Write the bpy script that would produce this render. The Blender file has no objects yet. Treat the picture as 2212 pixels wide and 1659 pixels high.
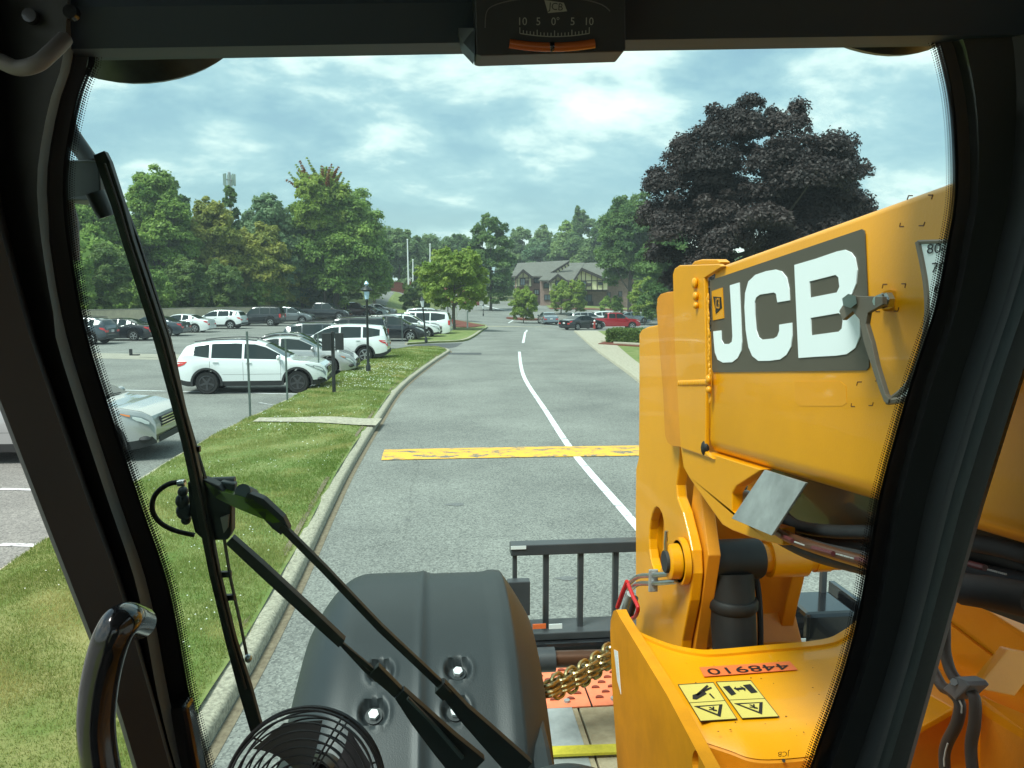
import bpy, bmesh, math, random
import numpy as np
from mathutils import Vector, Matrix, geometry
random.seed(7); RNG = np.random.default_rng(7)
SC = bpy.context.scene; COL = SC.collection
R = math.radians
# ------------------------------------------------------------------ camera
EYE = 3.1; YAW = R(5.7); PIT = R(6.8); FPX = 1661.0
cam = bpy.data.cameras.new('camera'); cam.sensor_width = 36; cam.lens = 36*FPX/2212
cam.clip_start = 0.02; cam.clip_end = 3000
camo = bpy.data.objects.new('camera', cam); COL.objects.link(camo)
camo.location = (0, 0, EYE); camo.rotation_euler = (R(90)-PIT, 0, -YAW); SC.camera = camo
# ------------------------------------------------------------------ light
SUN_DIR = Vector((-0.42, -0.30, 0.86)).normalized()      # towards the sun
w = bpy.data.worlds.new('World'); SC.world = w; w.use_nodes = True
def build_world():
    nt = w.node_tree; nt.nodes.clear(); N = nt.nodes.new; L = nt.links.new
    out = N('ShaderNodeOutputWorld'); bg = N('ShaderNodeBackground'); bg.inputs['Strength'].default_value = 0.10
    sky = N('ShaderNodeTexSky'); sky.sky_type = 'NISHITA'; sky.sun_disc = False
    sky.sun_elevation = math.asin(SUN_DIR.z); sky.sun_rotation = math.atan2(SUN_DIR.x, SUN_DIR.y)
    sky.dust_density = 1.5; sky.air_density = 1.2; sky.ozone_density = 2.0
    tc = N('ShaderNodeTexCoord'); sep = N('ShaderNodeSeparateXYZ'); L(tc.outputs['Generated'], sep.inputs[0])
    def mth(op, a, b=None):
        m = N('ShaderNodeMath'); m.operation = op
        for i, v in enumerate((a, b)):
            if v is None: continue
            if isinstance(v, (int, float)): m.inputs[i].default_value = v
            else: L(v, m.inputs[i])
        return m.outputs[0]
    zz = mth('ADD', mth('MAXIMUM', sep.outputs[2], 0.0), 0.30)
    px = mth('DIVIDE', sep.outputs[0], zz); py = mth('DIVIDE', sep.outputs[1], zz)
    cmb = N('ShaderNodeCombineXYZ'); L(px, cmb.inputs[0]); L(py, cmb.inputs[1]); cmb.inputs[2].default_value = 3.3
    def noise(sc, det, rough, dist, off=(0, 0, 0), stretch=(1, 1, 1)):
        mp = N('ShaderNodeMapping'); mp.inputs['Location'].default_value = off; mp.inputs['Scale'].default_value = stretch
        mp.inputs['Rotation'].default_value = (0, 0, R(-20))
        L(cmb.outputs[0], mp.inputs[0]); n = N('ShaderNodeTexNoise')
        n.inputs['Scale'].default_value = sc; n.inputs['Detail'].default_value = det
        n.inputs['Roughness'].default_value = rough; n.inputs['Distortion'].default_value = dist
        L(mp.outputs[0], n.inputs['Vector']); return n.outputs['Fac']
    def ramp(fac, stops):
        r = N('ShaderNodeValToRGB'); L(fac, r.inputs[0]); e = r.color_ramp.elements
        e[0].position, e[0].color = stops[0]; e[1].position, e[1].color = stops[-1]
        for p, c in stops[1:-1]:
            k = e.new(p); k.color = c
        return r.outputs['Color']
    big = noise(0.95, 9, 0.56, 0.15, (5.3, 1.2, 0), (1, 1.1, 1))
    fine = noise(2.9, 9, 0.60, 0.2, (7, 1, 0), (1, 1.15, 1))
    mixn = mth('ADD', mth('MULTIPLY', big, 0.62), mth('MULTIPLY', fine, 0.38))
    cover = ramp(mixn, [(0.40, (0.7, 0.7, 0.7, 1)), (0.60, (1, 1, 1, 1))])
    shade = ramp(mixn, [(0.38, (1.35, 2.2, 2.55, 1)), (0.445, (1.8, 2.8, 3.1, 1)), (0.495, (2.7, 3.7, 3.85, 1)), (0.53, (4.5, 5.1, 4.9, 1)), (0.60, (6.6, 6.7, 6.0, 1))])
    mx = N('ShaderNodeMix'); mx.data_type = 'RGBA'
    L(cover, mx.inputs['Factor']); L(sky.outputs[0], mx.inputs['A']); L(shade, mx.inputs['B'])
    L(mx.outputs['Result'], bg.inputs['Color']); L(bg.outputs[0], out.inputs['Surface'])
build_world()
sd = bpy.data.lights.new('sun', 'SUN'); sd.energy = 2.6; sd.angle = R(20); sd.color = (1.0, 0.96, 0.9)
so = bpy.data.objects.new('sun', sd); COL.objects.link(so); so.rotation_euler = SUN_DIR.to_track_quat('Z', 'Y').to_euler(); so.location = (0, 0, 50)
SC.view_settings.view_transform = 'Standard'; SC.view_settings.look = 'None'; SC.view_settings.gamma = 1.0
SC.view_settings.exposure = 1.06
try: SC.view_settings.use_curve_mapping = False
except Exception: pass
SC.render.engine = 'CYCLES'; SC.cycles.transparent_max_bounces = 24; SC.cycles.max_bounces = 6
SC.cycles.use_denoising = True
# ------------------------------------------------------------------ where a sight line meets a plane
CY, SY, CP, SP = math.cos(YAW), math.sin(YAW), math.cos(PIT), math.sin(PIT)
def ray(px, py):
    u = (px-1106)/FPX; v = (829.5-py)/FPX; f = CP+v*SP
    return (u*CY+f*SY, -u*SY+f*CY, -SP+v*CP)
def onX(px, py, x): d = ray(px, py); t = x/d[0]; return Vector((x, d[1]*t, EYE+d[2]*t))
def onY(px, py, y): d = ray(px, py); t = y/d[1]; return Vector((d[0]*t, y, EYE+d[2]*t))
def onZ(px, py, z): d = ray(px, py); t = (z-EYE)/d[2]; return Vector((d[0]*t, d[1]*t, z))
def onW(px, py, off=0.0):                                   # the leaning windscreen plane
    d = ray(px, py); t = (1.0+off-0.19*(EYE-2.35))/(d[1]+0.19*d[2]); return Vector((d[0]*t, d[1]*t, EYE+d[2]*t))
def RF(r, f, z=0.0): return Vector((r*CY+f*SY, -r*SY+f*CY, z))   # right / ahead of the road view
def rf(p): return (p[0]*CY-p[1]*SY, p[0]*SY+p[1]*CY)
def sm(t): t = max(0.0, min(1.0, t)); return t*t*(3-2*t)
def height(r, f):                                           # lie of the land
    dip = -0.60*sm((f-58)/16)*(1-sm((f-104)/16))*sm((r+6)/9)
    dip -= 0.42*sm((f-77)/9)*(1-sm((f-98)/16))*sm((r-3)/6)
    rise = 0.022*max(0.0, f-102)*sm((26-r)/14)
    hill = 2.6*sm((f-96)/26)*sm((-13-r)/8)
    return dip+rise+hill
def hz(p): return height(*rf(p))
def gnd(px, py):
    z = 0.0; p = onZ(px, py, 0) if ray(px, py)[2] < -0.004 else RF(0, 200)
    for _ in range(25):
        z = z*0.5+0.5*hz(p)
        d = ray(px, py)
        if d[2] > -0.004: break
        p = onZ(px, py, z)
    return Vector((p[0], p[1], hz(p)))
def onF(px, py, f):                                          # upright plane f metres ahead
    d = ray(px, py); t = f/(d[0]*SY+d[1]*CY); return Vector((d[0]*t, d[1]*t, EYE+d[2]*t))
# ------------------------------------------------------------------ materials
MATS = {}
def mat(name, col, rough=0.6, metal=0.0, var=0.0, scale=8.0, bump=0.0, bscale=60.0, coat=0.0, col2=None, spec=0.5, trans=0.0):
    if name in MATS: return MATS[name]
    m = bpy.data.materials.new(name); m.use_nodes = True; nt = m.node_tree; b = nt.nodes['Principled BSDF']
    b.inputs['Roughness'].default_value = rough; b.inputs['Metallic'].default_value = metal
    b.inputs['Coat Weight'].default_value = coat; b.inputs['Specular IOR Level'].default_value = spec
    b.inputs['Base Color'].default_value = (*col, 1)
    if var > 0 or col2:
        tc = nt.nodes.new('ShaderNodeTexCoord'); n = nt.nodes.new('ShaderNodeTexNoise'); n.inputs['Scale'].default_value = scale
        n.inputs['Detail'].default_value = 6; n.inputs['Roughness'].default_value = 0.65
        nt.links.new(tc.outputs['Object'], n.inputs['Vector'])
        r = nt.nodes.new('ShaderNodeValToRGB'); nt.links.new(n.outputs['Fac'], r.inputs[0])
        c2 = col2 if col2 else tuple(min(1, c*(1+var)) for c in col); c1 = col if col2 else tuple(c*(1-var) for c in col)
        r.color_ramp.elements[0].position = 0.35; r.color_ramp.elements[0].color = (*c1, 1)
        r.color_ramp.elements[1].position = 0.66; r.color_ramp.elements[1].color = (*c2, 1)
        nt.links.new(r.outputs[0], b.inputs['Base Color'])
    if bump > 0:
        tc = nt.nodes.new('ShaderNodeTexCoord'); n = nt.nodes.new('ShaderNodeTexNoise'); n.inputs['Scale'].default_value = bscale
        n.inputs['Detail'].default_value = 4; nt.links.new(tc.outputs['Object'], n.inputs['Vector'])
        bp = nt.nodes.new('ShaderNodeBump'); bp.inputs['Strength'].default_value = bump; bp.inputs['Distance'].default_value = 0.01
        nt.links.new(n.outputs['Fac'], bp.inputs['Height']); nt.links.new(bp.outputs[0], b.inputs['Normal'])
    MATS[name] = m; return m
def clear_mat(name, col):
    m = bpy.data.materials.new(name); m.use_nodes = True; nt = m.node_tree; nt.nodes.clear()
    o = nt.nodes.new('ShaderNodeOutputMaterial'); t = nt.nodes.new('ShaderNodeBsdfTransparent'); t.inputs[0].default_value = (*col, 1)
    nt.links.new(t.outputs[0], o.inputs[0]); return m
def asphalt_mat(name, base, patch=0.25, crack=True):
    m = bpy.data.materials.new(name); m.use_nodes = True; nt = m.node_tree; b = nt.nodes['Principled BSDF']; N = nt.nodes.new; L = nt.links.new
    b.inputs['Roughness'].default_value = 0.9; b.inputs['Specular IOR Level'].default_value = 0.3
    tc = N('ShaderNodeTexCoord')
    def tex(kind, scale, **k):
        n = N(kind); n.inputs['Scale'].default_value = scale
        for a, v in k.items(): n.inputs[a].default_value = v
        L(tc.outputs['Object'], n.inputs['Vector']); return n
    g = tex('ShaderNodeTexVoronoi', 52.0); r1 = N('ShaderNodeValToRGB'); L(g.outputs['Color'], r1.inputs[0])
    c = base
    r1.color_ramp.elements[0].color = (c[0]*0.55, c[1]*0.56, c[2]*0.56, 1); r1.color_ramp.elements[1].color = (c[0]*1.55, c[1]*1.56, c[2]*1.5, 1)
    big = tex('ShaderNodeTexNoise', 0.32, Detail=7, Roughness=0.62); r2 = N('ShaderNodeValToRGB'); L(big.outputs['Fac'], r2.inputs[0])
    r2.color_ramp.elements[0].position = 0.34; r2.color_ramp.elements[0].color = (1-patch,)*3+(1,)
    r2.color_ramp.elements[1].position = 0.68; r2.color_ramp.elements[1].color = (1+patch*0.6, 1+patch*0.6, 1+patch*0.5, 1)
    mul = N('ShaderNodeMix'); mul.data_type = 'RGBA'; mul.blend_type = 'MULTIPLY'; mul.inputs['Factor'].default_value = 1
    L(r1.outputs[0], mul.inputs['A']); L(r2.outputs[0], mul.inputs['B']); last = mul.outputs['Result']
    sp = tex('ShaderNodeTexNoise', 1.7, Detail=5, Roughness=0.7); r4 = N('ShaderNodeValToRGB'); L(sp.outputs['Fac'], r4.inputs[0])
    r4.color_ramp.elements[0].position = 0.28; r4.color_ramp.elements[0].color = (0.84, 0.84, 0.86, 1); r4.color_ramp.elements[1].position = 0.42; r4.color_ramp.elements[1].color = (1, 1, 1, 1)
    m3 = N('ShaderNodeMix'); m3.data_type = 'RGBA'; m3.blend_type = 'MULTIPLY'; m3.inputs['Factor'].default_value = 1; L(last, m3.inputs['A']); L(r4.outputs[0], m3.inputs['B']); last = m3.outputs['Result']
    if crack:
        wn = tex('ShaderNodeTexNoise', 1.3, Detail=5); add = N('ShaderNodeMix'); add.data_type = 'VECTOR'; add.inputs['Factor'].default_value = 0.22
        L(tc.outputs['Object'], add.inputs['A']); L(wn.outputs['Color'], add.inputs['B'])
        v = N('ShaderNodeTexVoronoi'); v.feature = 'DISTANCE_TO_EDGE'; v.inputs['Scale'].default_value = 0.23; L(add.outputs['Result'], v.inputs['Vector'])
        r3 = N('ShaderNodeValToRGB'); L(v.outputs['Distance'], r3.inputs[0])
        r3.color_ramp.elements[0].position = 0.0; r3.color_ramp.elements[0].color = (0.82, 0.82, 0.82, 1); r3.color_ramp.elements[1].position = 0.004; r3.color_ramp.elements[1].color = (1, 1, 1, 1)
        m2 = N('ShaderNodeMix'); m2.data_type = 'RGBA'; m2.blend_type = 'MULTIPLY'; m2.inputs['Factor'].default_value = 1
        L(last, m2.inputs['A']); L(r3.outputs[0], m2.inputs['B']); last = m2.outputs['Result']
    L(last, b.inputs['Base Color'])
    bp = N('ShaderNodeBump'); bp.inputs['Strength'].default_value = 0.5; bp.inputs['Distance'].default_value = 0.006
    L(g.outputs['Distance'], bp.inputs['Height']); L(bp.outputs[0], b.inputs['Normal']); MATS[name] = m; return m
def paint_line_mat(name, col, under, wear):
    m = bpy.data.materials.new(name); m.use_nodes = True; nt = m.node_tree; b = nt.nodes['Principled BSDF']; N = nt.nodes.new; L = nt.links.new
    b.inputs['Roughness'].default_value = 0.75; tc = N('ShaderNodeTexCoord')
    mp = N('ShaderNodeMapping'); mp.inputs['Scale'].default_value = (1.0, 2.2, 1); L(tc.outputs['Object'], mp.inputs[0])
    n = N('ShaderNodeTexNoise'); n.inputs['Scale'].default_value = 2.3; n.inputs['Detail'].default_value = 10; n.inputs['Roughness'].default_value = 0.82; L(mp.outputs[0], n.inputs['Vector'])
    r = N('ShaderNodeValToRGB'); L(n.outputs['Fac'], r.inputs[0]); e = r.color_ramp.elements
    e[0].position = wear; e[0].color = (*under, 1); e[1].position = wear+0.02; e[1].color = (*col, 1)
    L(r.outputs[0], b.inputs['Base Color']); MATS[name] = m; return m
def leaf_mat(name, c1, c2, trans=0.5):
    m = bpy.data.materials.new(name); m.use_nodes = True; nt = m.node_tree; nt.nodes.clear(); N = nt.nodes.new; L = nt.links.new
    o = N('ShaderNodeOutputMaterial'); at = N('ShaderNodeAttribute'); at.attribute_name = 'tint'
    mx = N('ShaderNodeMix'); mx.data_type = 'RGBA'; mx.inputs['A'].default_value = (*c1, 1); mx.inputs['B'].default_value = (*c2, 1)
    L(at.outputs['Fac'], mx.inputs['Factor'])
    d = N('ShaderNodeBsdfPrincipled'); d.inputs['Roughness'].default_value = 0.55; d.inputs['Specular IOR Level'].default_value = 0.35
    t = N('ShaderNodeBsdfTranslucent'); ms = N('ShaderNodeMixShader'); ms.inputs[0].default_value = trans
    L(mx.outputs['Result'], d.inputs['Base Color']); L(mx.outputs['Result'], t.inputs['Color'])
    L(d.outputs[0], ms.inputs[1]); L(t.outputs[0], ms.inputs[2]); L(ms.outputs[0], o.inputs[0]); MATS[name] = m; return m
ASPH = asphalt_mat('asphalt', (0.20, 0.20, 0.19)); LOT = asphalt_mat('asphalt_lot', (0.185, 0.182, 0.175), 0.3)
DARKPATCH = asphalt_mat('asphalt_patch', (0.085, 0.088, 0.092), 0.15, False)
CONC = mat('concrete', (0.38, 0.345, 0.265), 0.9, var=0.28, scale=14, bump=0.4, bscale=90)
KERB = mat('kerb_concrete', (0.37, 0.34, 0.26), 0.92, var=0.35, scale=30, bump=0.6, bscale=120)
TAN = mat('tan_wall', (0.55, 0.47, 0.33), 0.9, var=0.12, scale=2)
SOIL = mat('lawn_soil', (0.085, 0.115, 0.028), 0.95, col2=(0.15, 0.155, 0.05), scale=3.5, bump=0.8, bscale=40)
LAWN = mat('lawn', (0.105, 0.165, 0.030), 0.9, col2=(0.22, 0.235, 0.080), scale=2.2, bump=1.0, bscale=24)
MULCH = mat('red_mulch', (0.10, 0.024, 0.014), 0.95, col2=(0.20, 0.055, 0.032), scale=22, bump=1.0, bscale=50)
WHITE_L = paint_line_mat('white_line', (0.72, 0.74, 0.74), (0.2, 0.2, 0.2), 0.43)
YELL_L = paint_line_mat('yellow_line', (0.82, 0.43, 0.05), (0.15, 0.15, 0.14), 0.452)
FADED = paint_line_mat('faded_line', (0.42, 0.42, 0.41), (0.16, 0.16, 0.16), 0.47)
JY = mat('yellow_paint', (0.76, 0.305, 0.0), 0.38, var=0.06, scale=2.5, coat=0.18, bump=0.04, bscale=180)
JYD = mat('yellow_paint_shaded', (0.68, 0.245, 0.006), 0.5, var=0.10, scale=5, coat=0.15, bump=0.06, bscale=120)  # darker orange copy: shade put into the colour of inner plates and skirt
BLK = mat('black_plastic', (0.018, 0.020, 0.022), 0.55, var=0.2, scale=6)
BLKG = mat('black_gloss', (0.012, 0.013, 0.015), 0.16, coat=0.6)
RUB = mat('rubber', (0.022, 0.022, 0.023), 0.75, var=0.2, scale=20)
CABP = mat('cab_trim', (0.019, 0.024, 0.026), 0.6, var=0.15, scale=5)
CABB = mat('cab_steel', (0.030, 0.026, 0.024), 0.45)
FEND = mat('fender_plastic', (0.019, 0.024, 0.026), 0.46, var=0.12, scale=3, bump=0.10, bscale=400)
STEEL = mat('steel', (0.55, 0.56, 0.56), 0.3, 1.0, var=0.1, scale=20)
GALV = mat('galvanised', (0.36, 0.38, 0.38), 0.55, 0.4, var=0.14, scale=12)
DGREY = mat('dark_grey_paint', (0.05, 0.055, 0.06), 0.4, var=0.1, scale=8)
GREYM = mat('bracket_grey', (0.16, 0.13, 0.10), 0.55, var=0.1, scale=10)
DECAL = mat('decal_brown', (0.085, 0.070, 0.050), 0.4)
DWHITE = mat('decal_white', (0.80, 0.84, 0.84), 0.4)
DBLK = mat('decal_black', (0.01, 0.01, 0.01), 0.5)
SGNY = mat('sticker_yellow', (0.62, 0.50, 0.12), 0.5)
JYM = mat('yellow_paint_matt', (0.66, 0.25, 0.004), 0.62, var=0.12, scale=6, spec=.25); ORG = mat('orange_sticker', (0.78, 0.16, 0.04), 0.5)
ORP = mat('orange_plate', (0.86, 0.23, 0.11), 0.6, var=0.12, scale=9)
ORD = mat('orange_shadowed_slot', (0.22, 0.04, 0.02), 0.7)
WOOD = mat('plank', (0.30, 0.24, 0.15), 0.85, col2=(0.42, 0.35, 0.23), scale=14, bump=0.3, bscale=40)
CHN = mat('chain_gold', (0.50, 0.40, 0.20), 0.30, 0.9, var=0.25, scale=60)
REDP = mat('red_plastic', (0.50, 0.015, 0.02), 0.4)
CYL = mat('cylinder_black', (0.008, 0.0075, 0.007), 0.6, var=0.3, scale=12)
STRAP = mat('strap_yellow', (0.50, 0.42, 0.03), 0.7, var=0.15, scale=30)
BROWNR = mat('brown_tube', (0.10, 0.045, 0.025), 0.35, 0.4)
FANB = mat('fan_black', (0.012, 0.010, 0.010), 0.4)
FRIT = mat('frit_black', (0.006, 0.007, 0.008), 0.35)
WSM = clear_mat('windscreen_tint', (0.912, 0.997, 0.985)); SGM = clear_mat('side_glass', (0.985, 0.985, 0.985))
PINE = {}
# ------------------------------------------------------------------ object helpers
WL = {}
def tag(o, label=None, cat=None, group=None, kind=None):
    if label: o['label'] = label
    if cat: o['category'] = cat
    if group: o['group'] = group
    if kind: o['kind'] = kind
    return o
def thing(name, label, cat, loc, group=None, rz=0.0):
    o = bpy.data.objects.new(name, None); COL.objects.link(o); o.location = loc; o.rotation_euler = (0, 0, rz); o.empty_display_size = 0.3
    WL[o.name] = Vector(loc); return tag(o, label, cat, group)
def link(name, me, m, parent=None, local=True):
    o = bpy.data.objects.new(name, me); COL.objects.link(o)
    if m is not None and len(me.materials) == 0: me.materials.append(m)
    if parent is not None:
        o.parent = parent; WL[o.name] = WL.get(parent.name, Vector((0, 0, 0)))
    else: WL[o.name] = Vector((0, 0, 0))
    return o
class MB:
    def __init__(s): s.v = []; s.f = []
    def add(s, vs, fs):
        n = len(s.v); s.v += [tuple(p) for p in vs]; s.f += [tuple(i+n for i in f) for f in fs]; return s
    def quad(s, a, b, c, d): return s.add([a, b, c, d], [(0, 1, 2, 3)])
    def box(s, c, size, M=None):
        hx, hy, hz_ = size[0]/2, size[1]/2, size[2]/2; vs = []
        for z in (-hz_, hz_):
            for x, y in ((-hx, -hy), (hx, -hy), (hx, hy), (-hx, hy)):
                p = Vector((x, y, z)); p = (M @ p) if M is not None else p; vs.append(p+Vector(c))
        return s.add(vs, [(3, 2, 1, 0), (4, 5, 6, 7), (0, 1, 5, 4), (1, 2, 6, 5), (2, 3, 7, 6), (3, 0, 4, 7)])
    def rings(s, rr, cap=True, close=True):
        n = len(rr[0]); vs = [p for r in rr for p in r]; fs = []
        for i in range(len(rr)-1):
            for j in range(n if close else n-1):
                k = (j+1) % n; fs.append((i*n+j, i*n+k, (i+1)*n+k, (i+1)*n+j))
        if cap and close: fs.append(tuple(range(n-1, -1, -1))); fs.append(tuple((len(rr)-1)*n+j for j in range(n)))
        return s.add(vs, fs)
    def cyl(s, a, b, r, r2=None, n=16, cap=True):
        a, b = Vector(a), Vector(b); d = (b-a).normalized(); r2 = r if r2 is None else r2
        u = d.orthogonal().normalized(); v = d.cross(u)
        mk = lambda c, q: [c+(u*math.cos(2*math.pi*i/n)+v*math.sin(2*math.pi*i/n))*q for i in range(n)]
        return s.rings([mk(a, r), mk(b, r2)], cap)
    def tube(s, pts, r, n=8, cap=True, flat=None):
        P = [Vector(p) for p in pts]; rr = []; up = None
        for i, p in enumerate(P):
            d = (P[min(i+1, len(P)-1)]-P[max(i-1, 0)]).normalized()
            if up is None: up = d.orthogonal().normalized()
            up = (up-d*up.dot(d)).normalized(); sd_ = d.cross(up); q = r[i] if hasattr(r, '__len__') else r
            rr.append([p+(up*math.cos(2*math.pi*k/n)+sd_*math.sin(2*math.pi*k/n))*q for k in range(n)])
        return s.rings(rr, cap)
    def lathe(s, prof, n=24, axis='Z', c=(0, 0, 0)):
        rr = []
        for r_, h in prof:
            ring = []
            for i in range(n):
                a = 2*math.pi*i/n; x, y = r_*math.cos(a), r_*math.sin(a)
                p = {'Z': (x, y, h), 'X': (h, x, y), 'Y': (x, h, y)}[axis]; ring.append(Vector(p)+Vector(c))
            rr.append(ring)
        return s.rings(rr, True)
    def ell(s, c, rad, n=12, m=8, M=None):
        rr = []
        for i in range(m+1):
            t = math.pi*i/m; t = min(max(t, 0.02), math.pi-0.02)
            ring = []
            for j in range(n):
                a = 2*math.pi*j/n; p = Vector((rad[0]*math.sin(t)*math.cos(a), rad[1]*math.sin(t)*math.sin(a), rad[2]*math.cos(t)))
                ring.append(((M @ p) if M is not None else p)+Vector(c))
            rr.append(ring)
        return s.rings(rr, True)
    def slab(s, outline, thick, holes=()):              # flat outline pushed by the vector thick
        loops = [[Vector(p) for p in outline]]+[[Vector(p) for p in h] for h in holes]
        flat = [p for l in loops for p in l]; n = len(flat); tris = geometry.tessellate_polygon(loops)
        t = Vector(thick); vs = flat+[p+t for p in flat]; fs = [tuple(x) for x in tris]+[tuple(i+n for i in reversed(x)) for x in tris]
        k = 0
        for l in loops:
            m = len(l)
            for i in range(m): a, b = k+i, k+(i+1) % m; fs.append((a, b, b+n, a+n))
            k += m
        return s.add(vs, fs)
    def build(s, name, m, parent=None, smooth=False, bevel=0.0, local=False, ang=40):
        me = bpy.data.meshes.new(name); off = Vector((0, 0, 0)) if (local or parent is None) else WL.get(parent.name, Vector((0, 0, 0)))
        me.from_pydata([(p[0]-off[0], p[1]-off[1], p[2]-off[2]) for p in s.v], [], s.f)
        bm = bmesh.new(); bm.from_mesh(me); bmesh.ops.recalc_face_normals(bm, faces=bm.faces); bm.to_mesh(me); bm.free()
        if smooth: shade(me, ang)
        o = link(name, me, m, parent)
        if bevel > 0:
            b = o.modifiers.new('bevel', 'BEVEL'); b.width = bevel; b.segments = 2; b.limit_method = 'ANGLE'; b.angle_limit = R(40)
        return o
def shade(me, ang=40):
    me.polygons.foreach_set('use_smooth', [True]*len(me.polygons))
    try: me.set_sharp_from_angle(angle=R(ang))
    except Exception: pass
def spline(pts, n=6):                                   # smooth curve through the points
    P = [Vector(p) for p in pts]; out = []
    for i in range(len(P)-1):
        a, b, c, d = P[max(i-1, 0)], P[i], P[i+1], P[min(i+2, len(P)-1)]
        for k in range(n):
            t = k/n; out.append(0.5*((2*b)+(c-a)*t+(2*a-5*b+4*c-d)*t*t+(3*b-a-3*c+d)*t**3))
    out.append(P[-1]); return out
def crown2(pts, n=6): return [tuple(p)[:2] for p in spline([(x, y, 0) for x, y in pts], n)]
_txt = {}
def text(s, name, size, M, m, parent, thick=0.0, align='CENTER'):
    c = bpy.data.curves.new('t', 'FONT'); c.body = s; c.size = size; c.align_x = align; c.align_y = 'CENTER'; c.extrude = thick; c.resolution_u = 3
    o = bpy.data.objects.new('t', c); COL.objects.link(o); bpy.context.view_layer.update()
    dg = bpy.context.evaluated_depsgraph_get(); me = bpy.data.meshes.new_from_object(o.evaluated_get(dg)); bpy.data.objects.remove(o)
    me.transform(M); off = WL.get(parent.name, Vector((0, 0, 0))) if parent is not None else Vector((0, 0, 0))
    me.transform(Matrix.Translation(-off)); me.materials.clear(); return link(name, me, m, parent)
def frame_m(o, x, y):                                    # text frame: origin, reading direction, up direction
    x = Vector(x).normalized(); y = Vector(y); y = (y-x*y.dot(x)).normalized(); z = x.cross(y)
    return Matrix(((x[0], y[0], z[0], o[0]), (x[1], y[1], z[1], o[1]), (x[2], y[2], z[2], o[2]), (0, 0, 0, 1)))
def inpoly(x, y, poly):
    c = np.zeros(len(x), bool); n = len(poly)
    for i in range(n):
        x1, y1 = poly[i][0], poly[i][1]; x2, y2 = poly[(i+1) % n][0], poly[(i+1) % n][1]
        if y1 == y2: continue
        c ^= ((y1 > y) != (y2 > y)) & (x < (x2-x1)*(y-y1)/(y2-y1)+x1)
    return c
# ------------------------------------------------------------------ ground
def draped(name, poly, lift, m, step=2.5, kind='structure', parent=None, skirt=0.0):
    bm = bmesh.new(); fa = bm.faces.new([bm.verts.new((p[0], p[1], 0)) for p in poly]); fa.normal_update()
    if fa.normal.z < 0: fa.normal_flip()
    xs = [p[0] for p in poly]; ys = [p[1] for p in poly]
    for ax, lo, hi in ((0, min(xs), max(xs)), (1, min(ys), max(ys))):
        k = lo+step
        while k < hi:
            no = (1, 0, 0) if ax == 0 else (0, 1, 0); co = (k, 0, 0) if ax == 0 else (0, k, 0)
            bmesh.ops.bisect_plane(bm, geom=bm.verts[:]+bm.edges[:]+bm.faces[:], plane_co=co, plane_no=no, dist=1e-5); k += step
    for v in bm.verts: v.co.z = hz(v.co)+lift
    if skirt > 0:
        ed = [e for e in bm.edges if len(e.link_faces) == 1]; r = bmesh.ops.extrude_edge_only(bm, edges=ed)
        for v in r['geom']:
            if isinstance(v, bmesh.types.BMVert): v.co.z -= skirt
    me = bpy.data.meshes.new(name); bm.to_mesh(me); bm.free(); o = link(name, me, m, parent)
    if parent is None and kind: o['kind'] = kind
    return o
def strip(name, pts, width, lift, m, kind='structure'):
    q = [Vector((p[0], p[1])) for p in pts]; pts = []
    for a, b in zip(q, q[1:]):
        n = max(1, int((b-a).length/0.9)); pts += [a.lerp(b, i/n) for i in range(n)]
    pts.append(q[-1])
    P = [Vector((p[0], p[1])) for p in pts]; L_, R_ = [], []
    for i, p in enumerate(P):
        d = (P[min(i+1, len(P)-1)]-P[max(i-1, 0)]).normalized(); n = Vector((-d.y, d.x)); L_.append(p+n*width/2); R_.append(p-n*width/2)
    mb = MB(); vs = [(p.x, p.y, hz(p)+lift) for p in L_]+[(p.x, p.y, hz(p)+lift) for p in R_]; n = len(P)
    mb.add(vs, [(i, i+1, n+i+1, n+i) for i in range(n-1)]); o = mb.build(name, m)
    o['kind'] = kind; return o
def kerb(name, pts, width, h, m=None, side=1):           # pts: the road face; the stone lies to the left (side 1) of travel
    P = [Vector((p[0], p[1])) for p in pts]; rr = []
    for i, p in enumerate(P):
        d = (P[min(i+1, len(P)-1)]-P[max(i-1, 0)]).normalized(); n = Vector((-d.y, d.x))*side; q = p+n*width; z = hz(p)
        jit = 0.006*math.sin(i*2.3)
        rr.append([(p.x, p.y, z-0.1), (p.x+n.x*0.015, p.y+n.y*0.015, z+h-0.03), (p.x+n.x*0.05, p.y+n.y*0.05, z+h+jit), (q.x, q.y, z+h+jit), (q.x, q.y, z-0.1)])
    o = MB().rings(rr).build(name, m or KERB, smooth=True, ang=50); o['kind'] = 'structure'; return o
def grid_ground(name, r0, r1, f0, f1, step, lift, m):
    nr = int((r1-r0)/step)+1; nf = int((f1-f0)/step)+1; vs = []; fs = []
    for j in range(nf):
        for i in range(nr):
            r_, f_ = r0+i*step, f0+j*step; p = RF(r_, f_); vs.append((p[0], p[1], height(r_, f_)+lift))
    for j in range(nf-1):
        for i in range(nr-1): fs.append((j*nr+i, j*nr+i+1, (j+1)*nr+i+1, (j+1)*nr+i))
    me = bpy.data.meshes.new(name); me.from_pydata(vs, [], fs); shade(me, 80); o = link(name, me, m); o['kind'] = 'structure'; return o
grid_ground('ground', -240, 240, -215, 405, 10, -0.35, SOIL)
grid_ground('asphalt_ground', -75, 90, -16, 160, 1.5, 0.0, ASPH)
G = lambda *l: [gnd(*p) for p in l]
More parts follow.
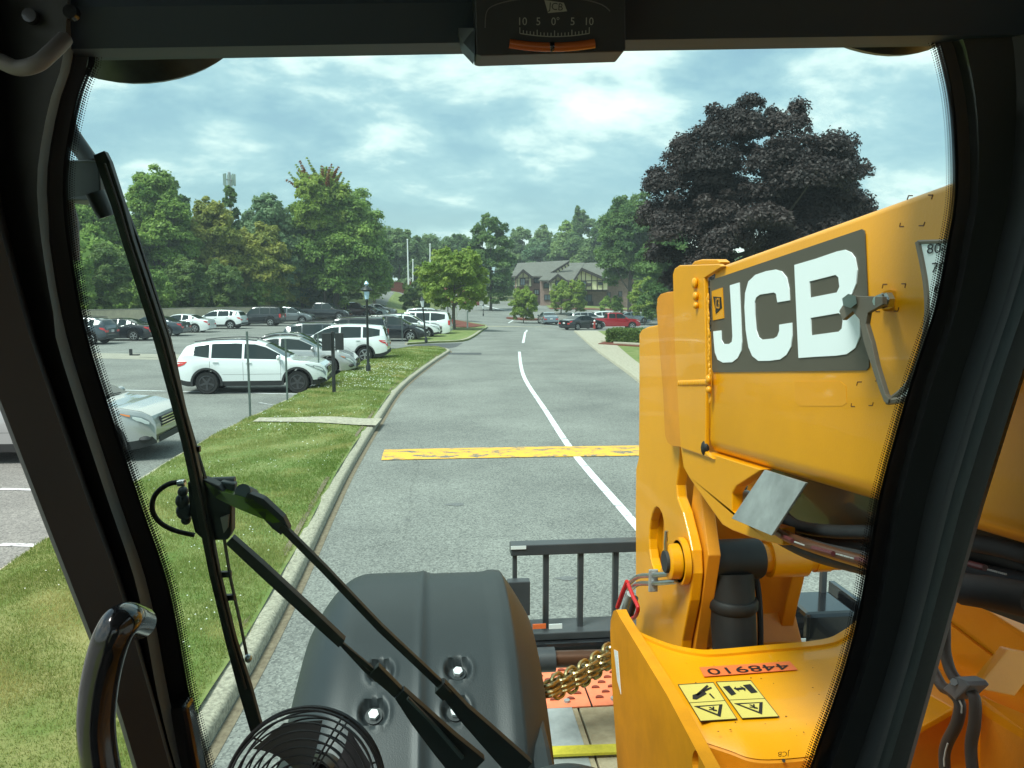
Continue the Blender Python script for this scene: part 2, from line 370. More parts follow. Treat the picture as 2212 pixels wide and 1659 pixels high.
road_edge = [Vector((-1.9, -14, 0)), Vector((-1.72, 0, 0)), Vector((-1.62, 4, 0)), Vector((-1.52, 6.3, 0)), Vector((-1.49, 8.3, 0)), Vector((-1.5, 11, 0)), Vector((-1.48, 13.6, 0)), Vector((-1.34, 18.3, 0)), Vector((-1.06, 24.9, 0)), Vector((-0.21, 32.7, 0)), Vector((0.55, 38.4, 0)), Vector((0.78, 40.4, 0)), Vector((0.55, 41.9, 0)), Vector((0.1, 42.6, 0))]
road_edge = spline(road_edge, 5)
lot_edge = spline([Vector((-1.0, 42.9, 0)), Vector((-2.2, 41.2, 0)), Vector((-2.9, 38.2, 0)), Vector((-3.4, 32.1, 0)), Vector((-3.95, 25.2, 0)), Vector((-4.5, 19.3, 0)), Vector((-4.75, 16.6, 0)), Vector((-4.86, 13, 0)), Vector((-4.82, 8.7, 0)), Vector((-4.8, 0, 0)), Vector((-4.8, -14, 0))], 5)
kerb('kerb_road', road_edge, 0.20, 0.11, side=1)
kerb('kerb_lot', lot_edge, 0.14, 0.10, side=1)
berm = road_edge+lot_edge
def inset(poly, d):
    c = []; n = len(poly)
    for i in range(n):
        a, b, e = poly[i-1], poly[i], poly[(i+1) % n]; t = Vector((e[0]-a[0], e[1]-a[1])).normalized(); c.append(Vector((b[0]-t.y*d, b[1]+t.x*d, 0)))
    return c
# the near verge, gently crowned
def verge_z(x, y):
    xr = np.interp(y, [p[1] for p in road_edge], [p[0] for p in road_edge]); ll = lot_edge[::-1]; xl = np.interp(y, [p[1] for p in ll], [p[0] for p in ll])
    t = np.clip((x-xl)/np.maximum(xr-xl, 0.1), 0, 1); return 0.100+0.055*4*t*(1-t)+0.02*np.sin(x*3.1+y*1.7)*np.sin(y*0.9)
def verge():
    nx = 22; ys = np.arange(-13.5, 42.4, 0.4); vs = []; fs = []; ll = lot_edge[::-1]
    for y in ys:
        xr = float(np.interp(y, [p[1] for p in road_edge], [p[0] for p in road_edge]))-0.165; xl = float(np.interp(y, [p[1] for p in ll], [p[0] for p in ll]))+0.11
        for i in range(nx+1):
            x = xl+(xr-xl)*i/nx; vs.append((x, y, float(verge_z(x, y))+0.012))
    for j in range(len(ys)-1):
        for i in range(nx): a = j*(nx+1)+i; fs.append((a, a+1, a+nx+2, a+nx+1))
    me = bpy.data.meshes.new('verge'); me.from_pydata(vs, [], fs); shade(me, 80); o = link('verge', me, LAWN); o['kind'] = 'structure'
verge()
wa = [onZ(560, 905, .13), onZ(825, 906, .13), onZ(812, 921, .13), onZ(545, 914, .13)]
mbw = MB(); nseg = 14
for i in range(nseg):
    t0, t1 = i/nseg, (i+1)/nseg
    q = [wa[0].lerp(wa[1], t0), wa[0].lerp(wa[1], t1), wa[3].lerp(wa[2], t1), wa[3].lerp(wa[2], t0)]
    q = [(p[0], p[1], max(float(verge_z(p[0], p[1])), .12)+0.035) for p in q]; mbw.quad(*q)
o = mbw.build('path', CONC); o['kind'] = 'structure'
strip('gutter_dirt', [(p[0]+.045, p[1]) for p in road_edge[2:-4]], .085, .004, mat('dirt', (.13, .10, .065), .95, col2=(.22, .18, .12), scale=18))
strip('gutter_dirt', [(p[0]-.26, p[1]) for p in road_edge[2:-4]], .07, .128, MATS['dirt'])
for px, py, ra, rb in ((985, 1090, .14, .08), (1225, 1250, .12, .06)):
    c = gnd(px, py); draped('asphalt_stain', [Vector((c[0]+ra*math.cos(a)*(1+.25*math.sin(3*a+px)), c[1]+rb*math.sin(a)*(1+.2*math.cos(4*a)), 0)) for a in [2*math.pi*i/18 for i in range(18)]], .005, mat('oil_stain', (.145, .147, .145), .8, var=.25, scale=30), 9)
# island beyond the lot entrance
isl = spline(G((880, 745), (940, 741), (1000, 738), (1025, 728), (1042, 716), (1053, 708)), 4)+spline(G((1050, 704), (1020, 699), (985, 693), (965, 688), (940, 690), (930, 700), (905, 715), (885, 735)), 4)
kerb('kerb_island', isl[:22], 0.22, 0.12, side=1)
draped('island_lawn', isl, 0.11, LAWN, 3, skirt=0.1)
draped('mulch_bed', spline(G((930, 702), (960, 707), (1010, 710), (1048, 706)), 3)+G((1020, 701), (985, 694), (962, 689), (940, 692)), 0.145, MULCH, 3, skirt=0.05)
# pavement and lawn on the right
kr = spline([Vector((4.4, 4, 0)), Vector((5.2, 14, 0)), Vector((6.93, 25.6, 0)), Vector((8.44, 39.6, 0)), Vector((9.7, 50, 0)), Vector((11.35, 62.5, 0)), Vector((12.3, 64.0, 0))], 5)
kerb('kerb_pavement', kr, 0.16, 0.13, side=-1)
pin = spline([Vector((13.6, 63.6, 0)), Vector((13.1, 62.0, 0)), Vector((10.9, 46.9, 0)), Vector((8.45, 30.9, 0)), Vector((7.0, 18, 0)), Vector((6.0, 4, 0))], 5)
kin = [Vector((p[0]+0.16, p[1], 0)) for p in kr]
draped('pavement', kin+pin, 0.125, CONC, 1.5, skirt=0.12)
draped('lawn_right', [p for p in pin[::-1]]+[Vector((28, 62, 0)), Vector((30, 4, 0))], 0.11, LAWN, 3, skirt=0.1)
draped('mulch_strip', G((1292, 748), (1420, 756), (1420, 748), (1310, 742)), 0.16, MULCH, 3, skirt=0.05)
for q in ([(1297, 743), (1322, 744), (1322, 741), (1300, 740)], [(1325, 748), (1390, 752), (1390, 749), (1325, 745)]):
    o = draped('edging_stone', G(*q), 0.21, CONC, 3, skirt=0.1)
# markings
strip('centre_line', spline([Vector((2.60, 5.5, 0)), Vector((2.645, 9.8, 0)), Vector((2.65, 14.4, 0)), Vector((2.86, 19.6, 0)), Vector((3.29, 28.7, 0)), Vector((4.38, 40.0, 0))], 6), 0.14, 0.008, WHITE_L)
for a, b in (((1130, 741), (1138, 713)), ((1162, 690), (1168, 682)), ((1098, 698), (1108, 692))):
    strip('lane_dash', G(a, b), 0.16, 0.008, WHITE_L)
hump = MB(); hy = 14.62
for i in range(24):
    x0, x1 = -1.02+i*0.26, -1.02+(i+1)*0.26
    for k in range(6):
        y0, y1 = -0.48+k*0.16, -0.48+(k+1)*0.16; z = lambda y: 0.014+0.03*math.cos(math.pi*y/0.96)
        yy = lambda x: hy-0.06*(x-1)/3+0.02*math.sin(x)
        hump.quad((x0, yy(x0)+y0, z(y0)), (x1, yy(x1)+y0, z(y0)), (x1, yy(x1)+y1, z(y1)), (x0, yy(x0)+y1, z(y1)))
o = hump.build('road_marking', YELL_L, smooth=True, ang=80); o['kind'] = 'structure'
strip('stop_strip', G((985, 706), (1050, 705), (1120, 705), (1190, 706)), 0.9, 0.008, mat('pale_strip', (0.30, 0.28, 0.21), 0.9, var=0.2, scale=5))
strip('side_road_line', spline(G((1035, 657), (1062, 664), (1090, 670), (1112, 673)), 4), 0.35, 0.01, WHITE_L)
draped('asphalt_patch', G((972, 762), (1040, 762), (1040, 766), (966, 766)), 0.006, DARKPATCH, 3)
draped('asphalt_strip', G((860, 752), (905, 744), (1000, 741), (985, 750), (960, 754), (900, 756)), 0.005, DARKPATCH, 3)
for a, b, mt, wd in (((265, 843), (650, 852), WHITE_L, .11), ((0, 1057), (150, 1060), WHITE_L, .11), ((0, 1177), (115, 1180), WHITE_L, .11), ((330, 755), (345, 757), FADED, .12),
                 ((300, 772), (395, 775), FADED, .12), ((440, 738), (520, 741), FADED, .12), ((500, 725), (560, 727), FADED, .12), ((600, 712), (650, 713), FADED, .12), ((700, 806), (800, 806), FADED, .12), ((560, 870), (640, 884), FADED, .10)):
    strip('bay_line', G(a, b), wd, 0.008, mt)
draped('concrete_strip', G((150, 762), (400, 766), (540, 770), (540, 779), (400, 779), (150, 773)), 0.008, mat('pale_strip2', (0.31, 0.29, 0.235), 0.9, var=0.15, scale=2), 3)
# hillside lawn at the far left and verges near the building
draped('hillside_lawn', [RF(r_, f_) for r_, f_ in ((-46, 101), (-13, 101), (-11, 108), (-14, 132), (-50, 135))], 0.05, LAWN, 3)
draped('building_mulch', [RF(r_, f_) for r_, f_ in ((6, 122), (12, 120), (30, 120), (34, 124), (6, 126))], 0.06, MULCH, 3)
draped('building_lawn', [RF(r_, f_) for r_, f_ in ((6, 122), (80, 118), (80, 156), (6, 156))], 0.05, LAWN, 4)
draped('left_bank', [RF(r_, f_) for r_, f_ in ((-75, 42), (-36.8, 44), (-32.2, 56), (-29, 66), (-26.7, 76), (-24.9, 86), (-23.6, 97), (-46, 110), (-75, 110))], 0.07, SOIL, 4)

# ------------------------------------------------------------------ grass
def blades(name, pts, h, wd, m, lab, clump=1, lean=0.5):
    n = len(pts); a = RNG.uniform(0, 2*np.pi, n); hh = h*RNG.uniform(0.55, 1.35, n); ww = wd*RNG.uniform(0.7, 1.3, n)
    dx, dy = np.cos(a)*ww/2, np.sin(a)*ww/2; la = RNG.uniform(0, 2*np.pi, n); ll = hh*RNG.uniform(0.1, lean*1.6, n)
    V = np.empty((n, 3, 3)); V[:, 0] = pts-np.stack([dx, dy, np.zeros(n)], 1); V[:, 1] = pts+np.stack([dx, dy, np.zeros(n)], 1)
    V[:, 2] = pts+np.stack([np.cos(la)*ll, np.sin(la)*ll, hh], 1)
    return tri_mesh(name, V.reshape(-1, 3), 3, m, lab)
def tri_mesh(name, V, k, m, lab, tint=None):
    n = len(V)//k; me = bpy.data.meshes.new(name); me.vertices.add(len(V)); me.vertices.foreach_set('co', V.astype(np.float32).ravel())
    me.loops.add(len(V)); me.loops.foreach_set('vertex_index', np.arange(len(V), dtype=np.int32)); me.polygons.add(n)
    me.polygons.foreach_set('loop_start', np.arange(0, len(V), k, dtype=np.int32)); me.polygons.foreach_set('loop_total', np.full(n, k, np.int32))
    at = me.attributes.new('tint', 'FLOAT', 'FACE'); at.data.foreach_set('value', (RNG.uniform(0, 1, n) if tint is None else tint).astype(np.float32))
    me.update(); me.materials.append(m); return me
GRASS = leaf_mat('grass_blade', (0.125, 0.215, 0.030), (0.46, 0.43, 0.16), 0.45)
def lawn_patch(y0, y1, dens, h, wd):
    ll = lot_edge[::-1]; n = int((y1-y0)*3.4*dens); y = RNG.uniform(y0, y1, n); xr = np.interp(y, [p[1] for p in road_edge], [p[0] for p in road_edge])-0.20; xl = np.interp(y, [p[1] for p in ll], [p[0] for p in ll])+0.10
    x = xl+(xr-xl)*RNG.uniform(0, 1, n); x += np.where(RNG.uniform(0, 1, n) < 0.02, RNG.uniform(-0.05, 0.12, n), 0)
    keep = ~inpoly(x, y, [(p[0], p[1]) for p in wa])
    pn = np.sin(x*2.3+np.sin(y*1.1)*2)*np.sin(y*1.9+np.cos(x*1.3)*2); keep &= (RNG.uniform(-1.6, 1, n) < pn+0.9)
    x, y, pn = x[keep], y[keep], pn[keep]; z = verge_z(x, y)+0.005
    pts = np.stack([x, y, z], 1); n = len(x)
    a = RNG.uniform(0, 2*np.pi, n); hh = h*RNG.uniform(0.5, 1.3, n)*(1+0.35*pn); ww = wd*RNG.uniform(0.7, 1.3, n); dx, dy = np.cos(a)*ww/2, np.sin(a)*ww/2
    la = RNG.uniform(0, 2*np.pi, n); q = hh*RNG.uniform(0.1, 0.9, n); V = np.empty((n, 3, 3))
    V[:, 0] = pts-np.stack([dx, dy, 0*dx], 1); V[:, 1] = pts+np.stack([dx, dy, 0*dx], 1); V[:, 2] = pts+np.stack([np.cos(la)*q, np.sin(la)*q, hh], 1)
    big = 0.5+0.5*np.sin(x*0.9+1.3*np.sin(y*0.7))*np.cos(y*0.55+x*0.6)
    dry = np.clip(np.sin(x*2.7+2*np.sin(y*1.9))*np.sin(y*2.3+1.5*np.cos(x*2.1))-.35, 0, 1)*1.1; t = np.clip(0.08+0.5*big+dry+RNG.normal(0, 0.2, n), 0, 1); return V.reshape(-1, 3), t
parts = [lawn_patch(3.8, 9, 7000, 0.040, 0.0065), lawn_patch(9, 16, 3000, 0.042, 0.010), lawn_patch(16, 28, 1000, 0.045, 0.02), lawn_patch(28, 42.3, 420, 0.045, 0.035)]
me = tri_mesh('grass', np.concatenate([p[0] for p in parts]), 3, GRASS, '', np.concatenate([p[1] for p in parts]))
o = link('grass', me, None); tag(o, 'short green lawn grass on the strip between the road and the car park', 'grass', kind='stuff')
def clover():
    V = []; ll = lot_edge[::-1]
    for y0, y1, n, s in ((4.5, 9, 150, 0.009), (9, 15, 150, 0.009), (15, 22, 130, 0.015), (24, 33, 380, 0.017)):
        for _ in range(n):
            y = random.uniform(y0, y1); xr = float(np.interp(y, [p[1] for p in road_edge], [p[0] for p in road_edge]))-0.4; xl = float(np.interp(y, [p[1] for p in ll], [p[0] for p in ll]))+0.3
            x = random.uniform(xl, xr)
            if math.sin(x*1.9+y*0.8)+math.sin(y*1.3-x) < -0.2 and y < 24: continue
            z = float(verge_z(x, y))+0.045; c = Vector((x, y, z)); o6 = [Vector((s, 0, 0)), Vector((0, s, 0)), Vector((0, 0, s)), Vector((-s, 0, 0)), Vector((0, -s, 0)), Vector((0, 0, -s))]
            for a, b, d in ((0, 1, 2), (1, 3, 2), (3, 4, 2), (4, 0, 2)): V += [c+o6[a], c+o6[b], c+o6[d]]
    return np.array([tuple(v) for v in V])
CLV = mat('clover_white', (0.70, 0.72, 0.62), 0.8)
me = tri_mesh('clover_flowers', clover(), 3, CLV, ''); o = link('clover_flowers', me, None); tag(o, 'small white clover heads scattered through the lawn strip', 'clover', kind='stuff')
# ------------------------------------------------------------------ vehicles
GLS = mat('car_glass', (0.012, 0.022, 0.024), 0.05, coat=0.0, spec=0.5); CHR = mat('chrome', (0.7, 0.7, 0.7), 0.15, 1.0)
TYR = mat('tyre_rubber', (0.018, 0.018, 0.018), 0.85); RIM = mat('alloy', (0.55, 0.56, 0.57), 0.3, 0.8); RIMB = mat('alloy_black', (0.07, 0.07, 0.075), 0.3, 0.3)
CLAD = mat('cladding', (0.025, 0.026, 0.027), 0.7); HLT = mat('headlight_glass', (0.20, 0.23, 0.24), 0.06, coat=1.0); TLT = mat('taillight_red', (0.55, 0.02, 0.02), 0.15, coat=0.8)
LNS = mat('lens_bright', (0.62, 0.66, 0.66), 0.08, coat=0.8); AMB = mat('amber_lens', (0.75, 0.22, 0.05), 0.2, coat=0.8); UND = mat('underbody', (0.01, 0.01, 0.01), 0.9); SEAM = mat('panel_gap', (0.02, 0.02, 0.02), 0.8); PLT = mat('plate_white', (0.6, 0.6, 0.6), 0.5)
PAINT = dict(white=(0.74, 0.77, 0.77), silver=(0.43, 0.43, 0.43), bluegrey=(0.20, 0.25, 0.29), grey=(0.17, 0.19, 0.20), black=(0.012, 0.014, 0.018), dark=(0.035, 0.045, 0.055), slate=(0.05, 0.065, 0.08),
             red=(0.42, 0.010, 0.022), maroon=(0.075, 0.016, 0.018), greengrey=(0.15, 0.19, 0.17))
def paint(k): return mat('paint_'+k, PAINT[k], 0.22, 0.35 if k in ('silver', 'grey', 'bluegrey', 'slate', 'greengrey', 'red', 'maroon') else 0.0, coat=0.9)
def lerp_curve(pts, x): return float(np.interp(x, [p[0] for p in pts], [p[1] for p in pts]))
SPECS = {
 'suv': dict(L=4.5, W=1.84, H=1.64, wr=0.345, xr=-1.33, xf=1.37, gc=0.30, clad=True, rail=True,
    belt=[(-2.25, .86), (-2.18, 1.02), (-1.2, 1.09), (0.5, 1.04), (1.0, 1.02), (1.7, .96), (2.05, .88), (2.18, .79), (2.25, .64)],
    top=[(-2.25, .88), (-2.2, 1.06), (-2.02, 1.40), (-1.93, 1.5), (-1.75, 1.565), (-1.2, 1.62), (-.5, 1.64), (.1, 1.60), (.42, 1.49), (1.15, 1.05), (1.5, .98)],
    side=[(-1.85, -1.25), (-1.18, -.28), (-.20, .86)], fr=(.40, 1.06), re=(-2.16, -1.97)),
 'suv2': dict(L=4.55, W=1.83, H=1.69, wr=0.34, xr=-1.28, xf=1.34, gc=0.28, clad=True, rail=False,
    belt=[(-2.27, .86), (-2.2, 1.0), (-1.2, 1.08), (0.5, 1.04), (1.1, 1.03), (1.7, .98), (2.05, .90), (2.2, .80), (2.27, .64)],
    top=[(-2.27, .88), (-2.24, 1.08), (-2.1, 1.5), (-1.98, 1.60), (-1.2, 1.67), (-.4, 1.69), (.2, 1.65), (.5, 1.54), (1.28, 1.05), (1.6, .99)],
    side=[(-1.95, -1.2), (-1.12, -.22), (-.14, .95)], fr=(.48, 1.2), re=(-2.22, -2.05)),
 'boxy': dict(L=4.5, W=1.83, H=1.80, wr=0.36, xr=-1.3, xf=1.38, gc=0.3, clad=True, rail=True,
    belt=[(-2.25, .8), (-2.22, 1.05), (-1.2, 1.10), (0.6, 1.08), (1.0, 1.06), (2.0, .98), (2.2, .86), (2.25, .55)],
    top=[(-2.25, .85), (-2.22, 1.12), (-2.12, 1.70), (-2.05, 1.77), (-.6, 1.80), (.1, 1.78), (.42, 1.70), (1.0, 1.1), (1.4, 1.04)],
    side=[(-2.0, -1.3), (-1.2, -.35), (-.25, .8)], fr=(.44, .95), re=(-2.2, -2.12)),
 'sedan': dict(L=4.85, W=1.83, H=1.45, wr=0.325, xr=-1.38, xf=1.42, gc=0.22, clad=False, rail=False,
    belt=[(-2.42, .72), (-2.36, .92), (-1.5, .98), (0, .95), (.9, .92), (1.8, .82), (2.2, .70), (2.42, .48)],
    top=[(-2.42, .74), (-2.37, .96), (-2.0, 1.02), (-1.72, 1.05), (-1.0, 1.38), (-.6, 1.44), (-.1, 1.45), (.3, 1.40), (1.12, .97), (1.5, .90)],
    side=[(-1.32, -.42), (-.35, .88)], fr=(.34, 1.06), re=(-1.66, -1.05)),
 'van': dict(L=5.1, W=1.98, H=1.75, wr=0.335, xr=-1.5, xf=1.58, gc=0.2, clad=False, rail=True,
    belt=[(-2.55, .8), (-2.5, 1.02), (-1.2, 1.05), (1.0, 1.02), (1.5, 1.0), (2.1, .88), (2.4, .72), (2.55, .5)],
    top=[(-2.55, .82), (-2.52, 1.08), (-2.36, 1.6), (-2.25, 1.69), (-1.2, 1.75), (.3, 1.74), (.75, 1.66), (1.72, 1.04), (2.0, .93)],
    side=[(-2.2, -1.15), (-1.08, -.1), (0.0, 1.2)], fr=(.72, 1.62), re=(-2.5, -2.33)),
 'pickup': dict(L=5.85, W=2.02, H=1.90, wr=0.40, xr=-1.78, xf=1.90, gc=0.42, clad=False, rail=False, bed=(-2.85, -.92),
    belt=[(-2.92, 1.0), (-2.90, 1.22), (-.9, 1.24), (.9, 1.20), (1.5, 1.18), (2.5, 1.12), (2.8, .98), (2.92, .6)],
    top=[(-2.92, 1.02), (-2.9, 1.24), (-.95, 1.26), (-.82, 1.80), (-.6, 1.89), (.4, 1.90), (.75, 1.84), (1.42, 1.24), (1.6, 1.21)],
    side=[(-.72, .02), (.10, 1.15)], fr=(.75, 1.36), re=(-.94, -.84)),
}
_car = {}
def car_meshes(kind):
    if kind in _car: return _car[kind]
    S = SPECS[kind]; L, W, wr = S['L'], S['W'], S['wr']; Ra = wr+0.065; hw = W/2
    xs = set([-L/2, L/2])
    for key in ('belt', 'top'): xs |= {p[0] for p in S[key]}
    for a, b in S['side']+[S['fr'], S['re']]: xs |= {a, b}
    for xc in (S['xr'], S['xf']): xs |= {xc+Ra*math.cos(math.pi*i/12) for i in range(13)}
    xs |= {-L/2+0.12*i for i in range(int(L/0.12))}; xs = sorted(xs); q = [xs[0]]
    for x in xs[1:]:
        if x-q[-1] > 0.012: q.append(x)
    xs = q
    def wd(x):
        e = max(0.0, (x-(L/2-.75))/.75); r = max(0.0, (-L/2+.55-x)/.55); return hw*(1-0.20*e**2.2-0.10*r**2.2)
    def station(x):
        zb = lerp_curve(S['belt'], x); zt = max(zb+0.02, lerp_curve(S['top'], x)) if x < S['top'][-1][0] else zb+0.03
        wx = wd(x); z0 = S['gc']-0.06+0.10*max(0, (x-(L/2-.5))/.5)**2+0.12*max(0, (-L/2+.5-x)/.5)**2; za = z0
        for xc in (S['xr'], S['xf']):
            if abs(x-xc) < Ra: za = max(za, wr+math.sqrt(Ra*Ra-(x-xc)**2))
        za = min(za, zb-0.10); c = max(0.0, min(1.0, (zt-zb-.03)/.45)); h = zt-zb
        clad = z0+0.16
        kq = max(0.0, min(1.0, (S['side'][0][0]+.62-x)/.62)) if kind in ('suv', 'suv2', 'sedan', 'van') else 0.0
        pts = [(0, max(z0, za*0.98)), (.80*wx, za), (.975*wx, za+.005), (.995*wx, max(clad, za+.03)), (wx, max(.58*zb, za+.045)), (.985*wx, zb-.07 if zb-.07 > za+.06 else za+.065), (.955*wx, zb), (.93*wx, zb+.015+min(.15*kq, h*.3)*(c > .3)),
               ((.93-.20*c)*wx, zb+.015+h*((.80-.10*kq) if c > .3 else .3)), ((.88-.20*c)*wx, zt-.035*c-.004), (.40*wx, zt-.004), (0, zt)]
        return pts
    ST = [station(x) for x in xs]; n = 12
    groups = {'body': ([], []), 'windscreen': ([], []), 'rear_window': ([], []), 'underbody': ([], []), 'cladding': ([], [])}
    def put(g, a, b, c, d):
        V, F = groups.setdefault(g, ([], [])); k = len(V); V += [a, b, c, d]; F.append((k, k+1, k+2, k+3))
    for i in range(len(xs)-1):
        xm = (xs[i]+xs[i+1])/2; A, B = ST[i], ST[i+1]
        for sgn in (1, -1):
            for j in range(n-1):
                g = 'body'
                if j <= 1: g = 'underbody'
                elif j == 2 and S['clad']: g = 'cladding|%d' % sgn
                elif j == 7 and any(a < xm < b for a, b in S['side']): g = 'side_window|%d%d' % (sgn, [k for k, (a, b) in enumerate(S['side']) if a < xm < b][0])
                elif j >= 9 and S['fr'][0] < xm < S['fr'][1]: g = 'windscreen'
                elif j >= 9 and S['re'][0] < xm < S['re'][1]: g = 'rear_window'
                q = [(xs[i], sgn*A[j][0], A[j][1]), (xs[i+1], sgn*B[j][0], B[j][1]), (xs[i+1], sgn*B[j+1][0], B[j+1][1]), (xs[i], sgn*A[j+1][0], A[j+1][1])]
                if sgn < 0: q = q[::-1]
                if g in ('side_window', 'windscreen', 'rear_window') : pass
                put(g, *q)
    for idx in (0, -1):
        A = ST[idx]; x = xs[idx]; V, F = groups['body']; k = len(V); ring = [(x, y, z) for y, z in A[2:]]+[(x, -y, z) for y, z in A[2:][::-1]]
        V += ring; F.append(tuple(range(k, k+len(ring))) if idx == -1 else tuple(range(k+len(ring)-1, k-1, -1)))
    M = {}
    for g, (V, F) in groups.items():
        if not F: continue
        me = bpy.data.meshes.new(g.split('|')[0]); me.from_pydata(V, [], F); bm = bmesh.new(); bm.from_mesh(me); bmesh.ops.remove_doubles(bm, verts=bm.verts, dist=0.0015)
        bmesh.ops.recalc_face_normals(bm, faces=bm.faces) if g == 'body' else None; bm.to_mesh(me); bm.free(); shade(me, 28 if g == 'body' else 60)
        if g != 'body': me.materials.append({'side_window': GLS, 'windscreen': GLS, 'rear_window': GLS, 'underbody': UND, 'cladding': CLAD}[g.split('|')[0]])
        M[g] = me
    def sidey(x, z):
        s = station(x); return float(np.interp(z, [p[1] for p in s[3:10]], [p[0] for p in s[3:10]]))
    _car[kind] = (M, sidey, wd, station); return _car[kind]
_wheel = {}
def wheel_meshes(wr, dark):
    k = (round(wr, 3), dark)
    if k in _wheel: return _wheel[k]
    t = MB().lathe([(wr*.66, -.10), (wr*.92, -.11), (wr, -.075), (wr, .075), (wr*.92, .11), (wr*.66, .10)], 28, 'Y'); me = bpy.data.meshes.new('tyre'); me.from_pydata(t.v, [], t.f); shade(me, 50); me.materials.append(TYR)
    r = MB(); rr = wr*.67
    r.rings([[(q*math.cos(2*math.pi*i/28), y, q*math.sin(2*math.pi*i/28)) for i in range(28)] for q, y in ((rr, -.112), (rr*.92, -.116), (rr*.88, -.08))], cap=False)
    for s in range(5):
        a = 2*math.pi*s/5+0.3; Mx = Matrix.Rotation(a, 4, 'Y'); r.box(tuple(Mx @ Vector((rr*.48, -.095, 0))), (rr*.86, .022, rr*.26), Mx)
    r.cyl((0, -.085, 0), (0, -.115, 0), rr*.26, n=12)
    m2 = bpy.data.meshes.new('rim'); m2.from_pydata(r.v, [], r.f); m2.materials.append(RIMB if dark else RIM)
    d = MB().cyl((0, -.06, 0), (0, -.075, 0), rr*.93, n=24); m3 = bpy.data.meshes.new('hub'); m3.from_pydata(d.v, [], d.f); m3.materials.append(UND)
    _wheel[k] = (me, m2, m3); return _wheel[k]
def car(kind, col, loc, head, name, label, cat, group=None, detail=1, darkrim=False, scale=1.0, extra=None):
    M, sidey, wd, station = car_meshes(kind); S = SPECS[kind]; L, W, wr = S['L'], S['W'], S['wr']
    z = hz(loc); root = thing(name, label, cat, (loc[0], loc[1], z), group, head); root.scale = (scale,)*3
    pm = paint(col)
    for g, me in M.items():
        if g == 'body': me = me.copy(); me.materials.append(pm)
        o = link(g.split('|')[0], me, None, root)
    for xc in (S['xr'], S['xf']):
        for sg in (1, -1):
            t, r, h = wheel_meshes(wr, darkrim); e = link('wheel', t, None, root); e.location = (xc, sg*(W/2-.125), wr)
            if sg > 0: e.rotation_euler = (0, 0, math.pi)
            link('rim', r, None, e); link('hub', h, None, e)
            if S['clad']:
                a = MB(); Ra = wr+.065; rr = []
                for i in range(17):
                    an = math.pi*(-.06+1.12*i/16); cx, cz = xc+Ra*math.cos(an), wr+Ra*math.sin(an); ox, oz = xc+(Ra+.065)*math.cos(an), wr+(Ra+.065)*math.sin(an); yy = sg*(wd(cx)+.012)
                    rr.append([(cx, yy-sg*.05, cz), (cx, yy, cz), (ox, yy-sg*.004, oz), (ox, yy-sg*.04, oz)])
                a.rings(rr).build('arch_trim', CLAD, root, True, local=True)
    zb = lerp_curve(S['belt'], L/2-.3)
    for sg in (1, -1):
        Mr = Matrix.Rotation(-sg*.42, 4, 'Z'); yh = wd(L/2-.22)
        def lamp_strip(xs_, top_, hgt_, out):
            q = []
            for x_, t_, h_ in zip(xs_, top_, hgt_):
                y1_, y2_ = sidey(x_, t_), sidey(x_, t_-h_); q.append([(x_, sg*(y1_-.02), t_), (x_, sg*(y1_+out), t_-.01), (x_, sg*(y2_+out), t_-h_+.01), (x_, sg*(y2_-.02), t_-h_)])
            return MB().rings(q)
        hx_ = np.linspace(L/2-.62, L/2-.03, 8); ht_ = [lerp_curve(S['belt'], x_)-.055 for x_ in hx_]
        hl_ = lamp_strip(hx_, ht_, np.interp(hx_, [hx_[0], L/2-.2, L/2], [.035, .14, .15]), .008).build('headlight', HLT, root, True, local=True)
        lx_ = np.linspace(L/2-.36, L/2-.10, 5); lamp_strip(lx_, [lerp_curve(S['belt'], x_)-.085 for x_ in lx_], [.05, .08, .085, .085, .06], .014).build('lens', LNS, hl_, True, local=True)
        ax_ = np.linspace(L/2-.56, L/2-.40, 3); lamp_strip(ax_, [lerp_curve(S['belt'], x_)-.065 for x_ in ax_], [.03, .045, .05], .013).build('turn_signal', AMB if detail > 1 and col == 'silver' else LNS, hl_, True, local=True)
        zr = lerp_curve(S['belt'], -L/2+.08)
        if kind in ('van', 'boxy', 'pickup'): MB().box((-L/2+.06, sg*(wd(-L/2+.06)-.07), zr-.10), (.16, .17, .34)).build('taillight', TLT, root, local=True, bevel=.02)
        else:
            tx_ = np.linspace(-L/2+.01, -L/2+.36, 6); tl_ = MB(); tt_ = [lerp_curve(S['belt'], x_)-.02 for x_ in tx_]; lamp_strip(tx_, tt_, [.15, .16, .15, .13, .10, .04], .010).build('taillight', TLT, root, True, local=True)
            MB().box((-L/2-.004, sg*(wd(-L/2)-.15), tt_[0]-.075), (.02, .30, .13)).build('taillight', TLT, root, local=True, bevel=.01)
        mx = S['fr'][1]-.22; mb = MB().ell((mx, sg*(W/2+.07), lerp_curve(S['belt'], mx)+.08), (.07, .12, .085), 10, 8); mb.build('mirror', pm if detail else CLAD, root, True, local=True)
        for a, b in S['side'][-2:]:
            xx = a+.10; zz = lerp_curve(S['belt'], xx)-.10; yy = sidey(xx, zz)
            MB().box((xx+.03, sg*(yy+.018), zz), (.17, .025, .028)).build('door_handle', pm if col not in ('black',) else pm, root, local=True, bevel=.006)
        if S['rail']: MB().tube([(p, sg*W*.335, max(lerp_curve(S['top'], p), 0)+.03) for p in np.linspace(-1.7, .15, 8)], .017, 6).build('roof_rail', BLK if col != 'silver' else RIM, root, True, local=True)
    zf = zb-.14
    g = MB()
    for k in range(4): g.box((L/2+.008, 0, zf-.01-.055*k), (.03, W*.52, .020))
    g.build('grille', CHR if col in ('silver', 'white', 'red') else SEAM, root, local=True)
